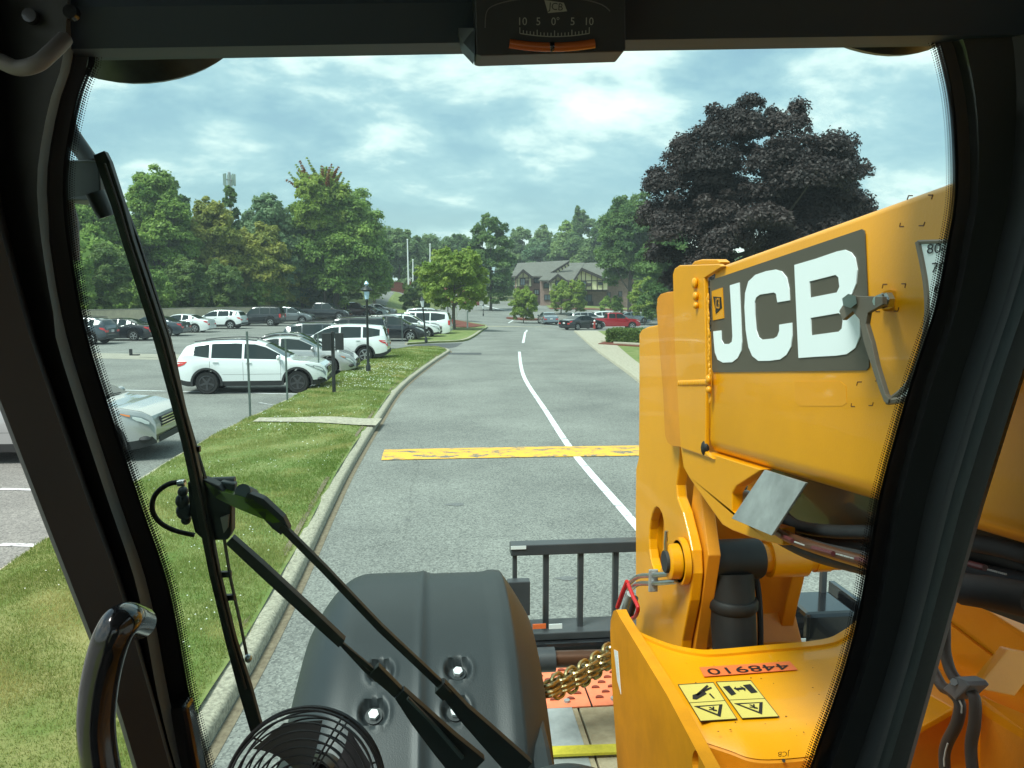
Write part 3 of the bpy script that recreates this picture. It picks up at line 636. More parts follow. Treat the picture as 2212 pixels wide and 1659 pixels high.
    MB().box((L/2-.015, 0, zf-.09), (.04, W*.52, .19)).build('grille_opening', UND, root, local=True)
    MB().box((L/2-.06, 0, S['gc']+.10), (.14, W*.66, .12)).build('lower_intake', CLAD, root, local=True, bevel=.02)
    MB().box((-L/2-.008, 0, lerp_curve(S['belt'], -L/2+.05)-.18), (.02, .31, .15)).build('number_plate', PLT, root, local=True)
    MB().box((-L/2+.02, 0, S['gc']+.17), (.10, W*.86, .16)).build('rear_bumper', CLAD if S['clad'] else pm, root, local=True, bevel=.03)
    if detail > 1:
        seams = MB(); xa = [a for a, b in S['side']][-2:]+[S['side'][-1][1]+.06]
        for x in xa:
            x -= .04; zs = np.linspace(S['gc']+.12, lerp_curve(S['belt'], x), 9)
            for sg in (1, -1):
                pr = [(x, sg*(sidey(x, z_)+.0015), z_) for z_ in zs]
                for a, b in zip(pr, pr[1:]): seams.quad((a[0]-.004, a[1], a[2]), (a[0]+.004, a[1], a[2]), (b[0]+.004, b[1], b[2]), (b[0]-.004, b[1], b[2]))
        for sg in (1, -1):
            for a, b in zip(np.linspace(xa[0]-.0, xa[-1], 12), np.linspace(xa[0], xa[-1], 12)[1:]):
                za, zb2 = S['gc']+.30, S['gc']+.30
                seams.quad((a, sg*(sidey(a, za)+.0015), za), (b, sg*(sidey(b, za)+.0015), za), (b, sg*(sidey(b, za)+.0015), za+.006), (a, sg*(sidey(a, za)+.0015), za+.006))
        sq = seams.build('door_seam', SEAM, root, local=True); sq['kind'] = 'stuff'
        for sg in (1, -1):
            MB().ell((L/2-.20, sg*(wd(L/2-.2)-.06), S['gc']+.13), (.12, .12, .07), 12, 6, Matrix.Rotation(-sg*.5, 4, 'Z')).build('fog_light_recess', CLAD, root, True, local=True)
        wp = MB(); xx = S['fr'][1]+.02
        wp.tube([(xx, -.5, lerp_curve(S['top'], xx)+.01), (xx-.05, 0, lerp_curve(S['top'], xx-.05)+.03), (xx-.03, .45, lerp_curve(S['top'], xx-.03)+.02)], .01, 5).build('wiper', BLK, root, local=True)
    if 'bed' in S:
        MB().box((( S['bed'][0]+S['bed'][1])/2, 0, 1.262), (S['bed'][1]-S['bed'][0]-.1, W*.84, .012)).build('bed_cover', CLAD, root, local=True)
    return root
def spot(px, py, back=0.0, side=0.0):                    # a place on the ground seen at that sight line, pushed back
    p = gnd(px, py); r_, f_ = rf(p); return RF(r_+side, f_+back)
car('suv2', 'silver', spot(45, 1003, .9), R(-1), 'parked_suv', 'silver compact SUV parked nearest, half hidden behind the dark cab pillar', 'SUV', 'cars parked beside the lawn strip', 2)
car('suv', 'white', spot(536, 851, .95), R(1), 'parked_suv', 'white SUV with black wheels and wheel arch trim, nearest the thin metal stakes', 'SUV', 'cars parked beside the lawn strip', 2, True)
car('sedan', 'silver', RF(-8.4, 29.6), R(0), 'parked_car', 'silver sedan parked just behind the white SUV with black wheels', 'car', 'cars parked beside the lawn strip', 2)
car('sedan', 'black', RF(-9.2, 32.3), R(0), 'parked_car', 'black sedan whose roof shows between the silver sedan and white SUV', 'car', 'cars parked beside the lawn strip')
car('suv2', 'white', RF(-7.9, 35.0), R(178), 'parked_suv', 'white SUV parked nose left with a red tail light behind the first lamp post', 'SUV', 'cars parked beside the lawn strip')
car('suv', 'dark', RF(-9.05, 38.2), R(0), 'parked_suv', 'dark grey SUV with red tail light behind the white SUV roof', 'SUV', 'cars parked beside the lawn strip')
car('boxy', 'black', RF(-9.0, 41.5), R(178), 'parked_suv', 'black boxy SUV whose tail peeks out right of the white SUV', 'SUV', 'cars parked beside the lawn strip')
car('suv2', 'black', RF(-7.75, 49.6), R(-7), 'parked_suv', 'black SUV with silver wheels parked behind the second lamp post', 'SUV', 'cars parked beyond the lot entrance')
car('suv', 'white', RF(-7.1, 52.8), R(-7), 'parked_suv', 'white SUV nose showing between the black SUV and the white minivan', 'SUV', 'cars parked beyond the lot entrance')
car('van', 'white', RF(-7.0, 56.6), R(172), 'parked_minivan', 'white minivan with dark windows beside the mulch island', 'minivan', 'cars parked beyond the lot entrance')
car('sedan', 'greengrey', RF(-8.2, 65.5), R(-5), 'parked_car', 'grey green sedan with red tail light behind the white minivan', 'car', 'cars parked beyond the lot entrance')
car('suv2', 'silver', RF(-7.6, 71.5), R(-5), 'parked_suv', 'silver SUV under the small green tree', 'SUV', 'cars parked beyond the lot entrance')
BR = 'cars parked along the tan wall'
car('suv', 'slate', RF(-26.4, 46.5), R(176), 'parked_suv', 'slate grey wagon at the left end of the wall row, at the cab pillar', 'SUV', BR)
car('sedan', 'black', RF(-25.7, 50.2), R(176), 'parked_car', 'black sedan with red tail light second from the cab pillar', 'car', BR)
car('sedan', 'slate', RF(-25.8, 55.3), R(176), 'parked_car', 'dark sedan seen behind the wiper blade', 'car', BR)
car('sedan', 'white', RF(-25.9, 60.3), R(176), 'parked_car', 'white sedan parked against the tan wall', 'car', BR)
car('suv', 'white', RF(-25.2, 66.2), R(174), 'parked_suv', 'white SUV with bright wheels parked against the tan wall', 'SUV', BR)
car('boxy', 'black', RF(-23.6, 72.0), R(174), 'parked_suv', 'black boxy SUV between the white SUV and the grey crossover', 'SUV', BR)
car('suv2', 'grey', RF(-22.2, 77.5), R(-6), 'parked_suv', 'mid grey crossover facing right beside the black boxy SUV', 'SUV', BR)
car('pickup', 'black', RF(-20.9, 85.5), R(-6), 'parked_pickup', 'black lifted pickup truck parked below the trees', 'pickup', BR, scale=1.05)
car('pickup', 'maroon', RF(-19.6, 95.0), R(-6), 'parked_pickup', 'dark maroon pickup truck left of the first lamp post', 'pickup', BR)
car('sedan', 'white', RF(-18.1, 98.5), R(-8), 'parked_car', 'white car just behind the first lamp post top', 'car', BR)
car('sedan', 'silver', RF(-17.6, 101.5), R(-8), 'parked_car', 'silver sedan at the foot of the grassy slope', 'car', BR)
car('sedan', 'bluegrey', RF(4.25, 92.0), R(92), 'moving_car', 'blue grey car seen from behind in the far lane', 'car')
car('sedan', 'black', RF(7.1, 77.5), R(30), 'black_car', 'black sedan crossing at the junction in front of the red pickup', 'car')
car('pickup', 'red', RF(11.4, 86.5), R(0), 'red_pickup', 'red crew cab pickup truck at the junction', 'pickup')
car('suv2', 'silver', RF(9.6, 98.0), R(6), 'parked_suv', 'silver SUV behind the black sedan roof', 'SUV', 'cars by the brick flats')
car('suv2', 'white', RF(12.6, 100.5), R(6), 'parked_suv', 'white SUV roof showing above the red pickup bed', 'SUV', 'cars by the brick flats')
car('sedan', 'bluegrey', RF(15.9, 102.5), R(6), 'parked_car', 'pale car mostly hidden behind the red pickup cab', 'car', 'cars by the brick flats')
# ------------------------------------------------------------------ street furniture
IRON = mat('iron_black', (0.018, 0.022, 0.022), 0.45); POSTG = mat('post_green', (0.10, 0.13, 0.12), 0.6, var=0.2, scale=20); WPOST = mat('white_paint', (0.75, 0.77, 0.76), 0.6); LGL = mat('lamp_glass', (0.45, 0.62, 0.75), 0.1, coat=0.5); LGW = mat('lamp_glass_frosted', (0.70, 0.74, 0.74), 0.3)
def place_on(p, up=0.12): return (p[0], p[1], hz(p)+up)
def lamp(px, py, h, label, hat, lean=0.0, up=0.12):
    p = gnd(px, py); b = place_on(p, up); t = thing('street_lamp', label, 'lamp post', b, 'black lamp posts along the lawn')
    t.rotation_euler = (0, lean, 0)
    MB().lathe([(.09, 0), (.09, .25), (.055, .32), (.05, .6), (.042, h-.75), (.05, h-.72), (.05, h-.66), (.03, h-.62)], 12).build('post', IRON, t, True, local=True)
    if hat:
        MB().lathe([(.07, h-.62), (.11, h-.30), (.10, h-.28)], 12).build('lamp_shade', LGL, t, True, local=True)
        MB().lathe([(.05, h-.36), (.20, h-.31), (.215, h-.28), (.17, h-.22), (.08, h-.16), (.05, h-.12)], 16).build('hood', IRON, t, True, local=True)
        MB().lathe([(.05, h-.12), (.09, h-.06), (.05, h), (.012, h+.05)], 12).build('finial', LGL, t, True, local=True)
    else:
        MB().lathe([(.06, h-.62), (.13, h-.25), (.12, h-.23)], 6).build('lamp_shade', LGW, t, local=True)
        MB().lathe([(.15, h-.24), (.14, h-.2), (.07, h-.08), (.02, h-.02), (.01, h+.06)], 6).build('hood', IRON, t, local=True)
    return t
lamp(796, 812, 3.35, 'nearest black lamp post with a wide hooded top on the lawn strip', True)
lamp(921, 745, 2.75, 'slightly leaning black lantern post at the tip of the lawn strip', False, lean=-0.085)
lamp(968, 712, 2.55, 'upright black lantern post on the island lawn by the minivan', False)
lamp(1044, 683, 1.6, 'far short dark post lamp at the edge of the mulch bed', False, up=.02)
for px, py, h, lab in ((541, 912, 2.1, 'thin metal stake at the left end of the concrete path'), (621, 873, 1.75, 'thin metal stake in front of the white SUV front wheel'), (690, 846, 1.75, 'thin metal stake just left of the black sign box'), (869, 741, 1.75, 'thin metal stake at the far end of the lawn strip')):
    p = gnd(px, py); t = thing('stake', lab, 'stake', place_on(p, .08), 'thin metal stakes along the lawn'); mb = MB()
    mb.box((0, 0, h/2), (.045, .012, h)); mb.box((-.02, .012, h/2), (.008, .03, h)); mb.box((.02, .012, h/2), (.008, .03, h)); mb.build('post', POSTG, t, local=True)
p = gnd(722, 858); t = thing('sign_board', 'black back of a small double sign box on a square post', 'sign', place_on(p, .12)); t.rotation_euler = (0, 0, -YAW)
MB().box((0, 0, .92), (.09, .09, 1.84)).build('post', BLK, t, local=True, bevel=.008)
MB().box((-.16, -.02, 1.53), (.29, .12, .52)).build('box', BLK, t, local=True, bevel=.01); MB().box((.19, .03, 1.54), (.24, .10, .50)).build('box', BLK, t, local=True, bevel=.01)
p = gnd(1010, 712); t = thing('marker_post', 'white square post on the island lawn', 'post', place_on(p, .1)); MB().box((0, 0, .72), (.12, .12, 1.44)).build('post', WPOST, t, local=True, bevel=.01); MB().box((0, 0, 1.46), (.15, .15, .04)).build('cap', WPOST, t, local=True)
p = gnd(986, 690); t = thing('pole', 'pale pole beside the trunk of the small green tree', 'pole', place_on(p, .1)); MB().cyl((0, 0, 0), (0, 0, 3.2), .09, n=10).build('post', mat('pole_pale', (.4, .42, .36), .8), t, True, local=True)
for px, y0, y1, f, rad, lab in ((883, 518, 618, 130, .16, 'tall white flagpole left of the small green tree'), (892, 562, 618, 128, .15, 'short white pole standing beside the tall flagpole'), (929, 528, 612, 135, .16, 'white pole rising behind the small green tree'), (842, 600, 640, 140, .13, 'thin white pole behind the red brown wall')):
    a = onF(px, y1, f); b = onF(px-(3 if px == 883 else 0), y0, f); base = Vector((a[0], a[1], hz(a))); t = thing('flagpole', lab, 'pole', base, 'white poles by the entrance'); MB().cyl(base, b, rad, rad*.6, 10).build('pole', WPOST, t, True)
    MB().ell(b, (rad*.9,)*3, 8, 6).build('cap', WPOST, t, True)
# hydrant at the pavement end
p = gnd(1284, 712); t = thing('fire_hydrant', 'red fire hydrant with a white cap at the end of the hedge', 'hydrant', place_on(p, .12))
MB().lathe([(.16, 0), (.16, .06), (.11, .08), (.11, .55), (.14, .57), (.14, .62), (.10, .70), (.03, .78)], 14).build('barrel', mat('hydrant_red', (.35, .04, .03), .5), t, True, local=True)
MB().cyl((-.2, 0, .45), (.2, 0, .45), .06, n=10).build('outlet', WPOST, t, True, local=True); MB().lathe([(.10, .70), (.09, .8), (.03, .86)], 12).build('cap', WPOST, t, True, local=True)
# odd bracket lying in the car park
p = gnd(283, 768); t = thing('metal_bracket', 'small dark L shaped bracket standing on the pale strip in the car park', 'bracket', place_on(p, .0)); t.rotation_euler = (0, 0, -YAW)
MB().box((0, 0, .16), (.07, .2, .32)).build('upright', BLK, t, local=True); MB().box((.2, 0, .03), (.4, .2, .06)).build('foot', BLK, t, local=True)
# drain cover
p = gnd(1003, 734)
# traffic signal arm far behind
a = onF(838, 578, 150); t = thing('signal_mast', 'far traffic signal mast with a horizontal arm behind the lot', 'traffic light', (a[0], a[1], hz(a))); b0 = Vector((a[0], a[1], hz(a)))
MB().cyl(b0, a, .12, n=8).build('post', GALV, t, True); arm0 = onF(788, 577, 150); MB().cyl(a, arm0, .07, n=6).build('arm', GALV, t, True)
for px in (792, 810): q = onF(px, 579, 150); MB().box(q, (.5, .4, 1.0)).build('signal_head', GALV, t)
# ------------------------------------------------------------------ walls
WALL = [(-36, 44), (-31.5, 56), (-28.2, 66), (-26.0, 76), (-24.2, 86), (-23, 96)]
BRICKW = mat('brick_wall', (0.13, 0.035, 0.022), 0.9, col2=(0.20, 0.06, 0.038), scale=6); CAPS = mat('cap_stone', (.5, .48, .42), .85)
def wall(name, label, pts, h0, th, m, cat='wall', posts=0, postm=None, capm=None, base=None):
    P = [Vector((p[0], p[1], 0)) for p in pts]; b = P[0]; t = thing(name, label, cat, (b[0], b[1], hz(b)))
    def run(z0, z1, wd, mm, nm):
        Ls = [];
        for i, p in enumerate(P):
            d = (P[min(i+1, len(P)-1)]-P[max(i-1, 0)]).normalized(); n = Vector((-d.y, d.x, 0))*wd/2; z = hz(p); hh = h0[i] if isinstance(h0, (list, tuple)) else h0
            A, B = (z-.3 if z0 == 0 else z+hh+z0), (z+hh+(z1 if z0 else 0)); Ls.append([(p.x-n.x, p.y-n.y, A), (p.x+n.x, p.y+n.y, A), (p.x+n.x, p.y+n.y, B), (p.x-n.x, p.y-n.y, B)])
        MB().rings(Ls).build(nm, mm, t)
    run(0, 0, th, m, 'panel')
    if capm: run(0.002, 0.09, th+.08, capm, 'coping')
    if posts:
        tot = len(P)-1
        for k in range(posts):
            u = k/(posts-1)*tot; i = min(int(u), tot-1); p = P[i].lerp(P[i+1], u-i); z = hz(p); hh = h0 if not isinstance(h0, (list, tuple)) else h0[i]
            c = MB().box((p.x, p.y, z+(hh+.4)/2), (th*2, th*2, hh+.4)).build('pillar', postm or m, t)
            MB().ell((p.x, p.y, z+hh+.62), (.3, .3, .3), 10, 8).build('ball', CAPS, c, True)
    return t
wall('retaining_wall', 'long low tan retaining wall behind the row of parked cars', [RF(r_, f_) for r_, f_ in WALL], [1.75, 1.75, 1.7, 1.6, 1.35, .9], .3, TAN, capm=CONC)
wall('garden_wall', 'red brown wall with ball topped pillars on the far left slope', [RF(-33, 134), RF(-24, 134), RF(-18.0, 136)], [2.0, 2.0, 2.0], .35, BRICKW, posts=4, capm=BRICKW)
wall('garden_wall', 'red brown brick wall beside the far left road bend', [RF(-17.5, 150), RF(-9, 146), RF(-6.2, 138)], 2.4, .35, BRICKW, posts=3, capm=BRICKW)
# ------------------------------------------------------------------ brick flats
BRK = mat('flat_brick', (0.24, 0.155, 0.13), 0.9, col2=(0.33, 0.22, 0.19), scale=3); SHG = mat('roof_shingle', (0.115, 0.112, 0.095), 0.95, col2=(0.15, 0.146, 0.125), scale=1.5)
CRM = mat('cream_render', (0.84, 0.78, 0.50), 0.85); TMB = mat('dark_timber', (0.035, 0.028, 0.024), 0.8); WGL = mat('window_glass', (0.10, 0.14, 0.16), 0.08, coat=.5); CUR = mat('window_pale', (0.35, 0.45, 0.48), 0.4)
def flats():
    D = 138.0; t = thing('apartment_building', 'three storey brown brick flats with cream half timbered gables and grey roofs', 'building', RF(12, D, height(12, D)))
    def pt(px, py, d): return onF(px, py, D+d)
    def block(x0, x1, y0, y1, d, dep, nm, m):
        a, b = pt(x0, y1, d), pt(x1, y1, d); zt = pt(x0, y0, d).z; zb = min(a.z, -1.2) if y1 > 655 else a.z
        n = Vector((SY, CY, 0))*dep
        q = [Vector((a.x, a.y, zb)), Vector((b.x, b.y, zb)), Vector((b.x, b.y, zt)), Vector((a.x, a.y, zt))]
        return MB().slab(q, n).build(nm, m, t)
    block(1113, 1176, 598, 676, 4, 12, 'wall', BRK); block(1168, 1240, 607, 676, -1, 14, 'wall', BRK); block(1240, 1318, 607, 676, 0, 14, 'wall', BRK); block(1318, 1372, 601, 676, 2, 12, 'wall', BRK)
    def roof(front, back, nm='roof'):                       # front eave points and ridge points
        a, b = front; c, d = back; MB().slab([a, b, d, c], (0, 0, .25)).build(nm, SHG, t)
    roof((pt(1104, 599, 2.6), pt(1176, 599, 2.6)), (pt(1118, 571, 11), pt(1231, 565, 11)))
    roof((pt(1163, 607.5, -2), pt(1246, 607.5, -2)), (pt(1205, 571, 7), pt(1262, 570, 7)))
    roof((pt(1240, 605.5, -1), pt(1325, 604, -1)), (pt(1240, 571.5, 7), pt(1325, 569, 7))); roof((pt(1303, 602.5, .6), pt(1375, 600, .6)), (pt(1318, 570.3, 7.6), pt(1375, 567, 7.6)))
    # raked verge with half timber band on the left wing
    v = MB().slab([pt(1171, 602, 2), pt(1228, 567.5, 2), pt(1232, 572.5, 2), pt(1174, 610, 2)], Vector((SY, CY, 0))*.4).build('rake_panel', CRM, t)
    for k in range(9):
        u = (k+.5)/9; a = pt(1171, 602, 1.95).lerp(pt(1229, 567, 1.95), u); b = pt(1174, 610, 1.95).lerp(pt(1232, 572.5, 1.95), u)
        MB().cyl(a, b, .13, n=4).build('timber', TMB, v)
    MB().cyl(pt(1168, 604, 1.8), pt(1229, 566, 1.8), .22, n=4).build('verge_board', TMB, t)
    def gable(x0, xa, x1, ya, ye, yb, d, tb, xbr=None):
        q = [pt(x0, yb, d), pt(x1, yb, d), pt(x1, ye, d), pt(xa, ya, d), pt(x0, ye, d)]
        g = MB().slab(q, Vector((SY, CY, 0))*4).build('gable', CRM, t)
        for xx in tb:
            u = (xx-x0)/(xa-x0) if xx < xa else (x1-xx)/(x1-xa); yt = ye+(ya-ye)*u
            MB().cyl(pt(xx, yb, d-.06), pt(xx, yt+1, d-.06), .075, n=4).build('timber', TMB, g)
        for yy in (ye+.5, yb-.5): MB().cyl(pt(x0, yy, d-.06), pt(x1, yy, d-.06), .10 if yy > ye+1 else .075, n=4).build('timber', TMB, g)
        for s, e in ((x0, xa), (x1, xa)):
            sg = -1 if s == x0 else 1; a, b = pt(s+sg*4, ye+(ye-ya)*4/abs(xa-s), d-.7), pt(e, ya-2.6, d-.7); up = Vector((0, 0, .28)); dn = Vector((SY, CY, 0))
            MB().slab([a, b, b+up, a+up], dn*6.5).build('gable_roof', SHG, t); MB().slab([a-dn*.05-up*.9, b-dn*.05-up*.9, b-dn*.05+up, a-dn*.05+up], -dn*.12).build('verge_board', TMB, t)
    gable(1115, 1130, 1149, 587, 600, 620, 1.5, (1117, 1130, 1141, 1148)); gable(1188, 1205, 1224, 597, 609, 629, -3, (1190, 1201, 1211, 1222)); gable(1240, 1256, 1312, 584, 606, 627, -3.5, (1247, 1256, 1265, 1278, 1290, 1302))
    def win(x0, x1, y0, y1, d, m, bars=1):
        a = pt(x0, y1, d-.16); b = pt(x1, y0, d-.16); f = MB(); fx = Vector((CY, -SY, 0)); wd = (pt(x1, y1, d-.16)-a).length; ht = b.z-a.z; dn = Vector((SY, CY, 0))
        q = [a, a+fx*wd, a+fx*wd+Vector((0, 0, ht)), a+Vector((0, 0, ht))]; e = .16
        h = [a+fx*e+Vector((0, 0, e)), a+fx*(wd-e)+Vector((0, 0, e)), a+fx*(wd-e)+Vector((0, 0, ht-e)), a+fx*e+Vector((0, 0, ht-e))]
        fr = MB().slab(q, dn*.14, [h]).build('window', TMB, t); MB().slab(h, dn*.04).build('pane', m, fr)
        for k in range(bars): c = a+fx*(wd*(k+1)/(bars+1)); MB().box((c.x, c.y, c.z+ht/2), (.09, .09, ht-.1)).build('mullion', TMB, fr)
    for wdef in ((1153, 1166, 600, 612, 4, WGL), (1153, 1165, 625, 637, 4, CUR), (1123, 1135, 601, 617, 1.35, WGL), (1174, 1190, 611, 623, -1, WGL), (1175, 1190, 636, 649, -1, WGL), (1175, 1190, 662, 672, -1, WGL), (1199, 1215, 606, 622, -3.15, WGL),
                 (1255, 1267, 606, 624, -3.6, WGL), (1258, 1279, 636, 660, 0, WGL), (1311, 1319, 631, 642, 0, WGL), (1336, 1344, 629, 641, 2, WGL), (1292, 1302, 609, 616, -3.6, WGL)): win(*wdef)
    for x, y, d in ((1138, 609, 1.2), (1272, 615, -3.8)): c = pt(x, y, d); MB().box(c, (.7, .5, .6)).build('air_conditioner', TMB, t)
    MB().slab([pt(1255, 660, -1.2), pt(1282, 660, -1.2), pt(1282, 651, -1.2), pt(1255, 651, -1.2)], Vector((SY, CY, 0))*.1).build('balcony', TMB, t); MB().slab([pt(1248, 628, -2), pt(1316, 628, -2), pt(1316, 629.5, -2), pt(1248, 629.5, -2)], Vector((SY, CY, 0))*2).build('jetty_beam', TMB, t)
flats()
# ------------------------------------------------------------------ trees
BARK = mat('bark', (0.10, 0.085, 0.07), 0.95, col2=(0.17, 0.15, 0.125), scale=12, bump=.6, bscale=30)
LEAF = {'mid': leaf_mat('leaf_mid', (0.119, 0.228, 0.048), (0.338, 0.471, 0.105)), 'dark': leaf_mat('leaf_dark', (0.064, 0.143, 0.043), (0.180, 0.283, 0.077)), 'olive': leaf_mat('leaf_olive', (0.199, 0.252, 0.054), (0.457, 0.458, 0.105)),
        'bright': leaf_mat('leaf_bright', (0.165, 0.270, 0.035), (0.380, 0.470, 0.095)), 'blue': leaf_mat('leaf_blue', (0.109, 0.207, 0.103), (0.281, 0.394, 0.195)), 'purple': leaf_mat('leaf_purple', (0.024, 0.019, 0.019), (0.070, 0.052, 0.048), .3),
        'far': leaf_mat('leaf_far', (0.114, 0.198, 0.075), (0.260, 0.357, 0.125)), 'hedge': leaf_mat('leaf_hedge', (0.086, 0.159, 0.048), (0.218, 0.299, 0.083)), 'redtip': leaf_mat('leaf_redtip', (0.20, 0.075, 0.030), (0.36, 0.16, 0.06))}
def foliage(lobes, n_per_m2, size, up=0.35, flat=0.75, aspect=1.5, jit=0.16):
    """leaf quads over and inside each lobe; lobes: (centre, radius, tint)"""
    VS, TS = [], []
    for c, r, tn in lobes:
        n = max(12, int(4*math.pi*r*r*n_per_m2*1.0)); d = RNG.normal(size=(n, 3)); d /= np.linalg.norm(d, axis=1)[:, None]
        d[:, 2] = np.where(d[:, 2] < -0.3, -d[:, 2]*0.6, d[:, 2])
        rad = r*(1-np.abs(RNG.normal(0, jit, n)))*(1+0.10*np.sin(d[:, 0]*7+c[0])*np.cos(d[:, 1]*6+c[1])+RNG.uniform(-.02, .14, n)*(RNG.uniform(0, 1, n) < .25))
        p = np.array(c)+d*rad[:, None]*np.array([1, 1, flat])
        nn = d*0.9+RNG.normal(0, 0.55, (n, 3))+np.array([0, 0, up]); nn /= np.linalg.norm(nn, axis=1)[:, None]
        t1 = np.cross(nn, RNG.normal(size=(n, 3))); t1 /= np.linalg.norm(t1, axis=1)[:, None]; t2 = np.cross(nn, t1)
        s = (size*RNG.uniform(.6, 1.35, n))[:, None]*.5; a = t1*s*aspect; b = t2*s
        V = np.stack([p-a, p-b*.9+a*.1, p+a, p+b*.9+a*.1], 1); VS.append(V.reshape(-1, 3)); TS.append(np.clip(tn+RNG.normal(0, .22, n), 0, 1))
    return np.concatenate(VS), np.concatenate(TS)
def make_tree(name, label, cat, base, cz, rx, ry, rz, lk, size, nl=26, dens=1.0, lobe=(.30, .46), shell=.72, trunk=.2, group=None, up=.55, seed=0, cone=0.0, cover=2.6, spikes=0, limbs=5, flat=.78, full=True):
    size *= .66; rx *= 1.07; ry *= 1.07; rz *= 1.06
    rs = random.Random(seed*77+13); t = thing(name, label, cat, base, group); base = Vector(base); cc = Vector((base[0], base[1], cz)); lobes = []
    for k in range(nl):
        a = k*2.399+rs.uniform(-.4, .4); h = -0.85+1.8*((k+.5)/nl)+rs.uniform(-.1, .1); h = max(-.95, min(.95, h)); q = math.sqrt(max(0.05, 1-h*h)) if h > 0 or not full else (1-abs(h)**4)**.5
        s = shell*rs.uniform(.75, 1.12); w_ = 1-cone*max(0, (h+1)/2); x, y, z = q*math.cos(a)*s*w_, q*math.sin(a)*s*w_, h*(.82 if shell < .9 else .9)
        lobes.append(((cc.x+x*rx, cc.y+y*ry, cc.z+z*rz), rs.uniform(*lobe)*min(rx, rz, ry if ry > 0 else rx)*(1-.35*cone*(h+1)/2), rs.uniform(.15, .85)))
    lobes.append(((cc.x, cc.y, cc.z), min(rx, rz)*.55, .4))
    subs = []
    for c_, r_, tn_ in lobes[:-1]:
        for _ in range(3):
            d_ = (Vector(c_)-cc); d_ = Vector((d_.x/rx, d_.y/ry, d_.z/rz)).normalized()+Vector((rs.uniform(-.8, .8), rs.uniform(-.8, .8), rs.uniform(-.5, .9))); d_.normalize()
            subs.append((tuple(Vector(c_)+d_*r_*rs.uniform(.75, 1.05)), r_*rs.uniform(.28, .5), min(1, tn_+rs.uniform(-.1, .3))))
    V, T = foliage(lobes, cover*dens/(size*size*1.5), size, up, flat); V2, T2 = foliage(subs, cover*.8*dens/(size*size*1.5), size, up, 1.0, jit=.4); V = np.concatenate([V, V2]); T = np.concatenate([T, T2])
    me = tri_mesh('crown', V-np.array(base), 4, LEAF[lk], '', T); link('crown', me, None, t)
    if trunk > 0:
        mb = MB(); top = Vector((cc.x, cc.y, cc.z+rz*.25)); b0 = base-Vector((0, 0, .2))
        pts = [b0+(top-b0)*u+Vector((math.sin(u*5+seed)*.12*rx*.15, math.cos(u*4+seed)*.1*rx*.15, 0)) for u in (0, .12, .3, .5, .75, 1)]
        mb.tube(pts, [trunk*1.35, trunk, trunk*.85, trunk*.7, trunk*.45, trunk*.15], 10)
        for k in range(limbs):
            lb = lobes[rs.randrange(len(lobes)-1)]; s = pts[2].lerp(pts[4], rs.random()); e = Vector(lb[0]); m_ = s.lerp(e, .5)+Vector((0, 0, -.06*rz)); mb.tube([s, m_, e], [trunk*.42, trunk*.28, trunk*.08], 6)
        mb.build('trunk', BARK, t, True)
    if spikes:
        SV = []; TT = []
        for k in range(spikes):
            a = rs.uniform(0, 2*math.pi); s0 = cc+Vector((math.cos(a)*rx*rs.uniform(.0, .75), math.sin(a)*rx*rs.uniform(0, .6), rz*rs.uniform(.3, .95)))
            dr = Vector((math.cos(a)*rs.uniform(.25, .9), math.sin(a)*.4, rs.uniform(.5, 1.0))).normalized(); ln = rx*rs.uniform(.45, .8)
            lb = [(tuple(s0+dr*ln*u+Vector((0, 0, -.1*u*u))), .30*(1-.62*u), .7) for u in np.linspace(0, 1, 9)]
            v, tt = foliage(lb, 3.2/(size*size*1.2), size*.75, .3, 1.0); SV.append(v); TT.append(tt)
        k3 = int(len(SV)*.35); me = tri_mesh('shoot', np.concatenate(SV[k3:])-np.array(base), 4, LEAF[lk], '', np.concatenate(TT[k3:])); link('shoot', me, None, t)
        me = tri_mesh('red_shoot', np.concatenate(SV[:k3])-np.array(base), 4, LEAF['redtip'], '', np.concatenate(TT[:k3])); link('red_shoot', me, None, t)
    return t
def tree(name, label, x0, x1, yt, yb, f, lk, size, cat='tree', ybase=None, **k):
    a, b = onF(x0, yt, f), onF(x1, yb, f); cx, cy = (a.x+b.x)/2, (a.y+b.y)/2; rx = (b-a).xy.length/2; rz = (a.z-b.z)/2; cz = (a.z+b.z)/2
    g = hz((cx, cy)); k.setdefault('seed', int(x0*3+f)); return make_tree(name, label, cat, (cx, cy, g), cz, rx, k.pop('ry', rx), rz, lk, size, **k)
FG = 'trees behind the tan retaining wall'
tree('maple_tree', 'large dark purple leaved maple standing behind the yellow boom', 1402, 1835, 228, 770, 39, 'purple', .165, trunk=.28, nl=70, lobe=(.15, .34), shell=.80, cover=2.5, limbs=9, flat=.7, cone=.12, full=False)
tree('broadleaf_tree', 'big rounded green tree left behind the top of the wiper', 110, 268, 415, 662, 70, 'mid', .30, group=FG, nl=30)
tree('broadleaf_tree', 'tall leafy tree with a dark bushy head right of the wiper', 258, 424, 372, 660, 76, 'mid', .32, group=FG, nl=40, cone=.25)
tree('broadleaf_tree', 'dark rounded crown rising behind the tall leafy tree', 290, 402, 368, 560, 88, 'dark', .36, group=FG, nl=26, lobe=(.25, .4))
tree('broadleaf_tree', 'light green tree left of the spiky conifer top', 398, 524, 430, 660, 80, 'olive', .32, group=FG, nl=34, cone=.25)
tree('conifer_tree', 'narrow dark conifer top in front of the distant mast', 462, 535, 392, 600, 84, 'dark', .36, group=FG, nl=30, cone=.8, shell=.8)
tree('broadleaf_tree', 'blue green tree right of the conifer top', 512, 646, 425, 668, 86, 'blue', .38, group=FG, nl=36, cone=.2)
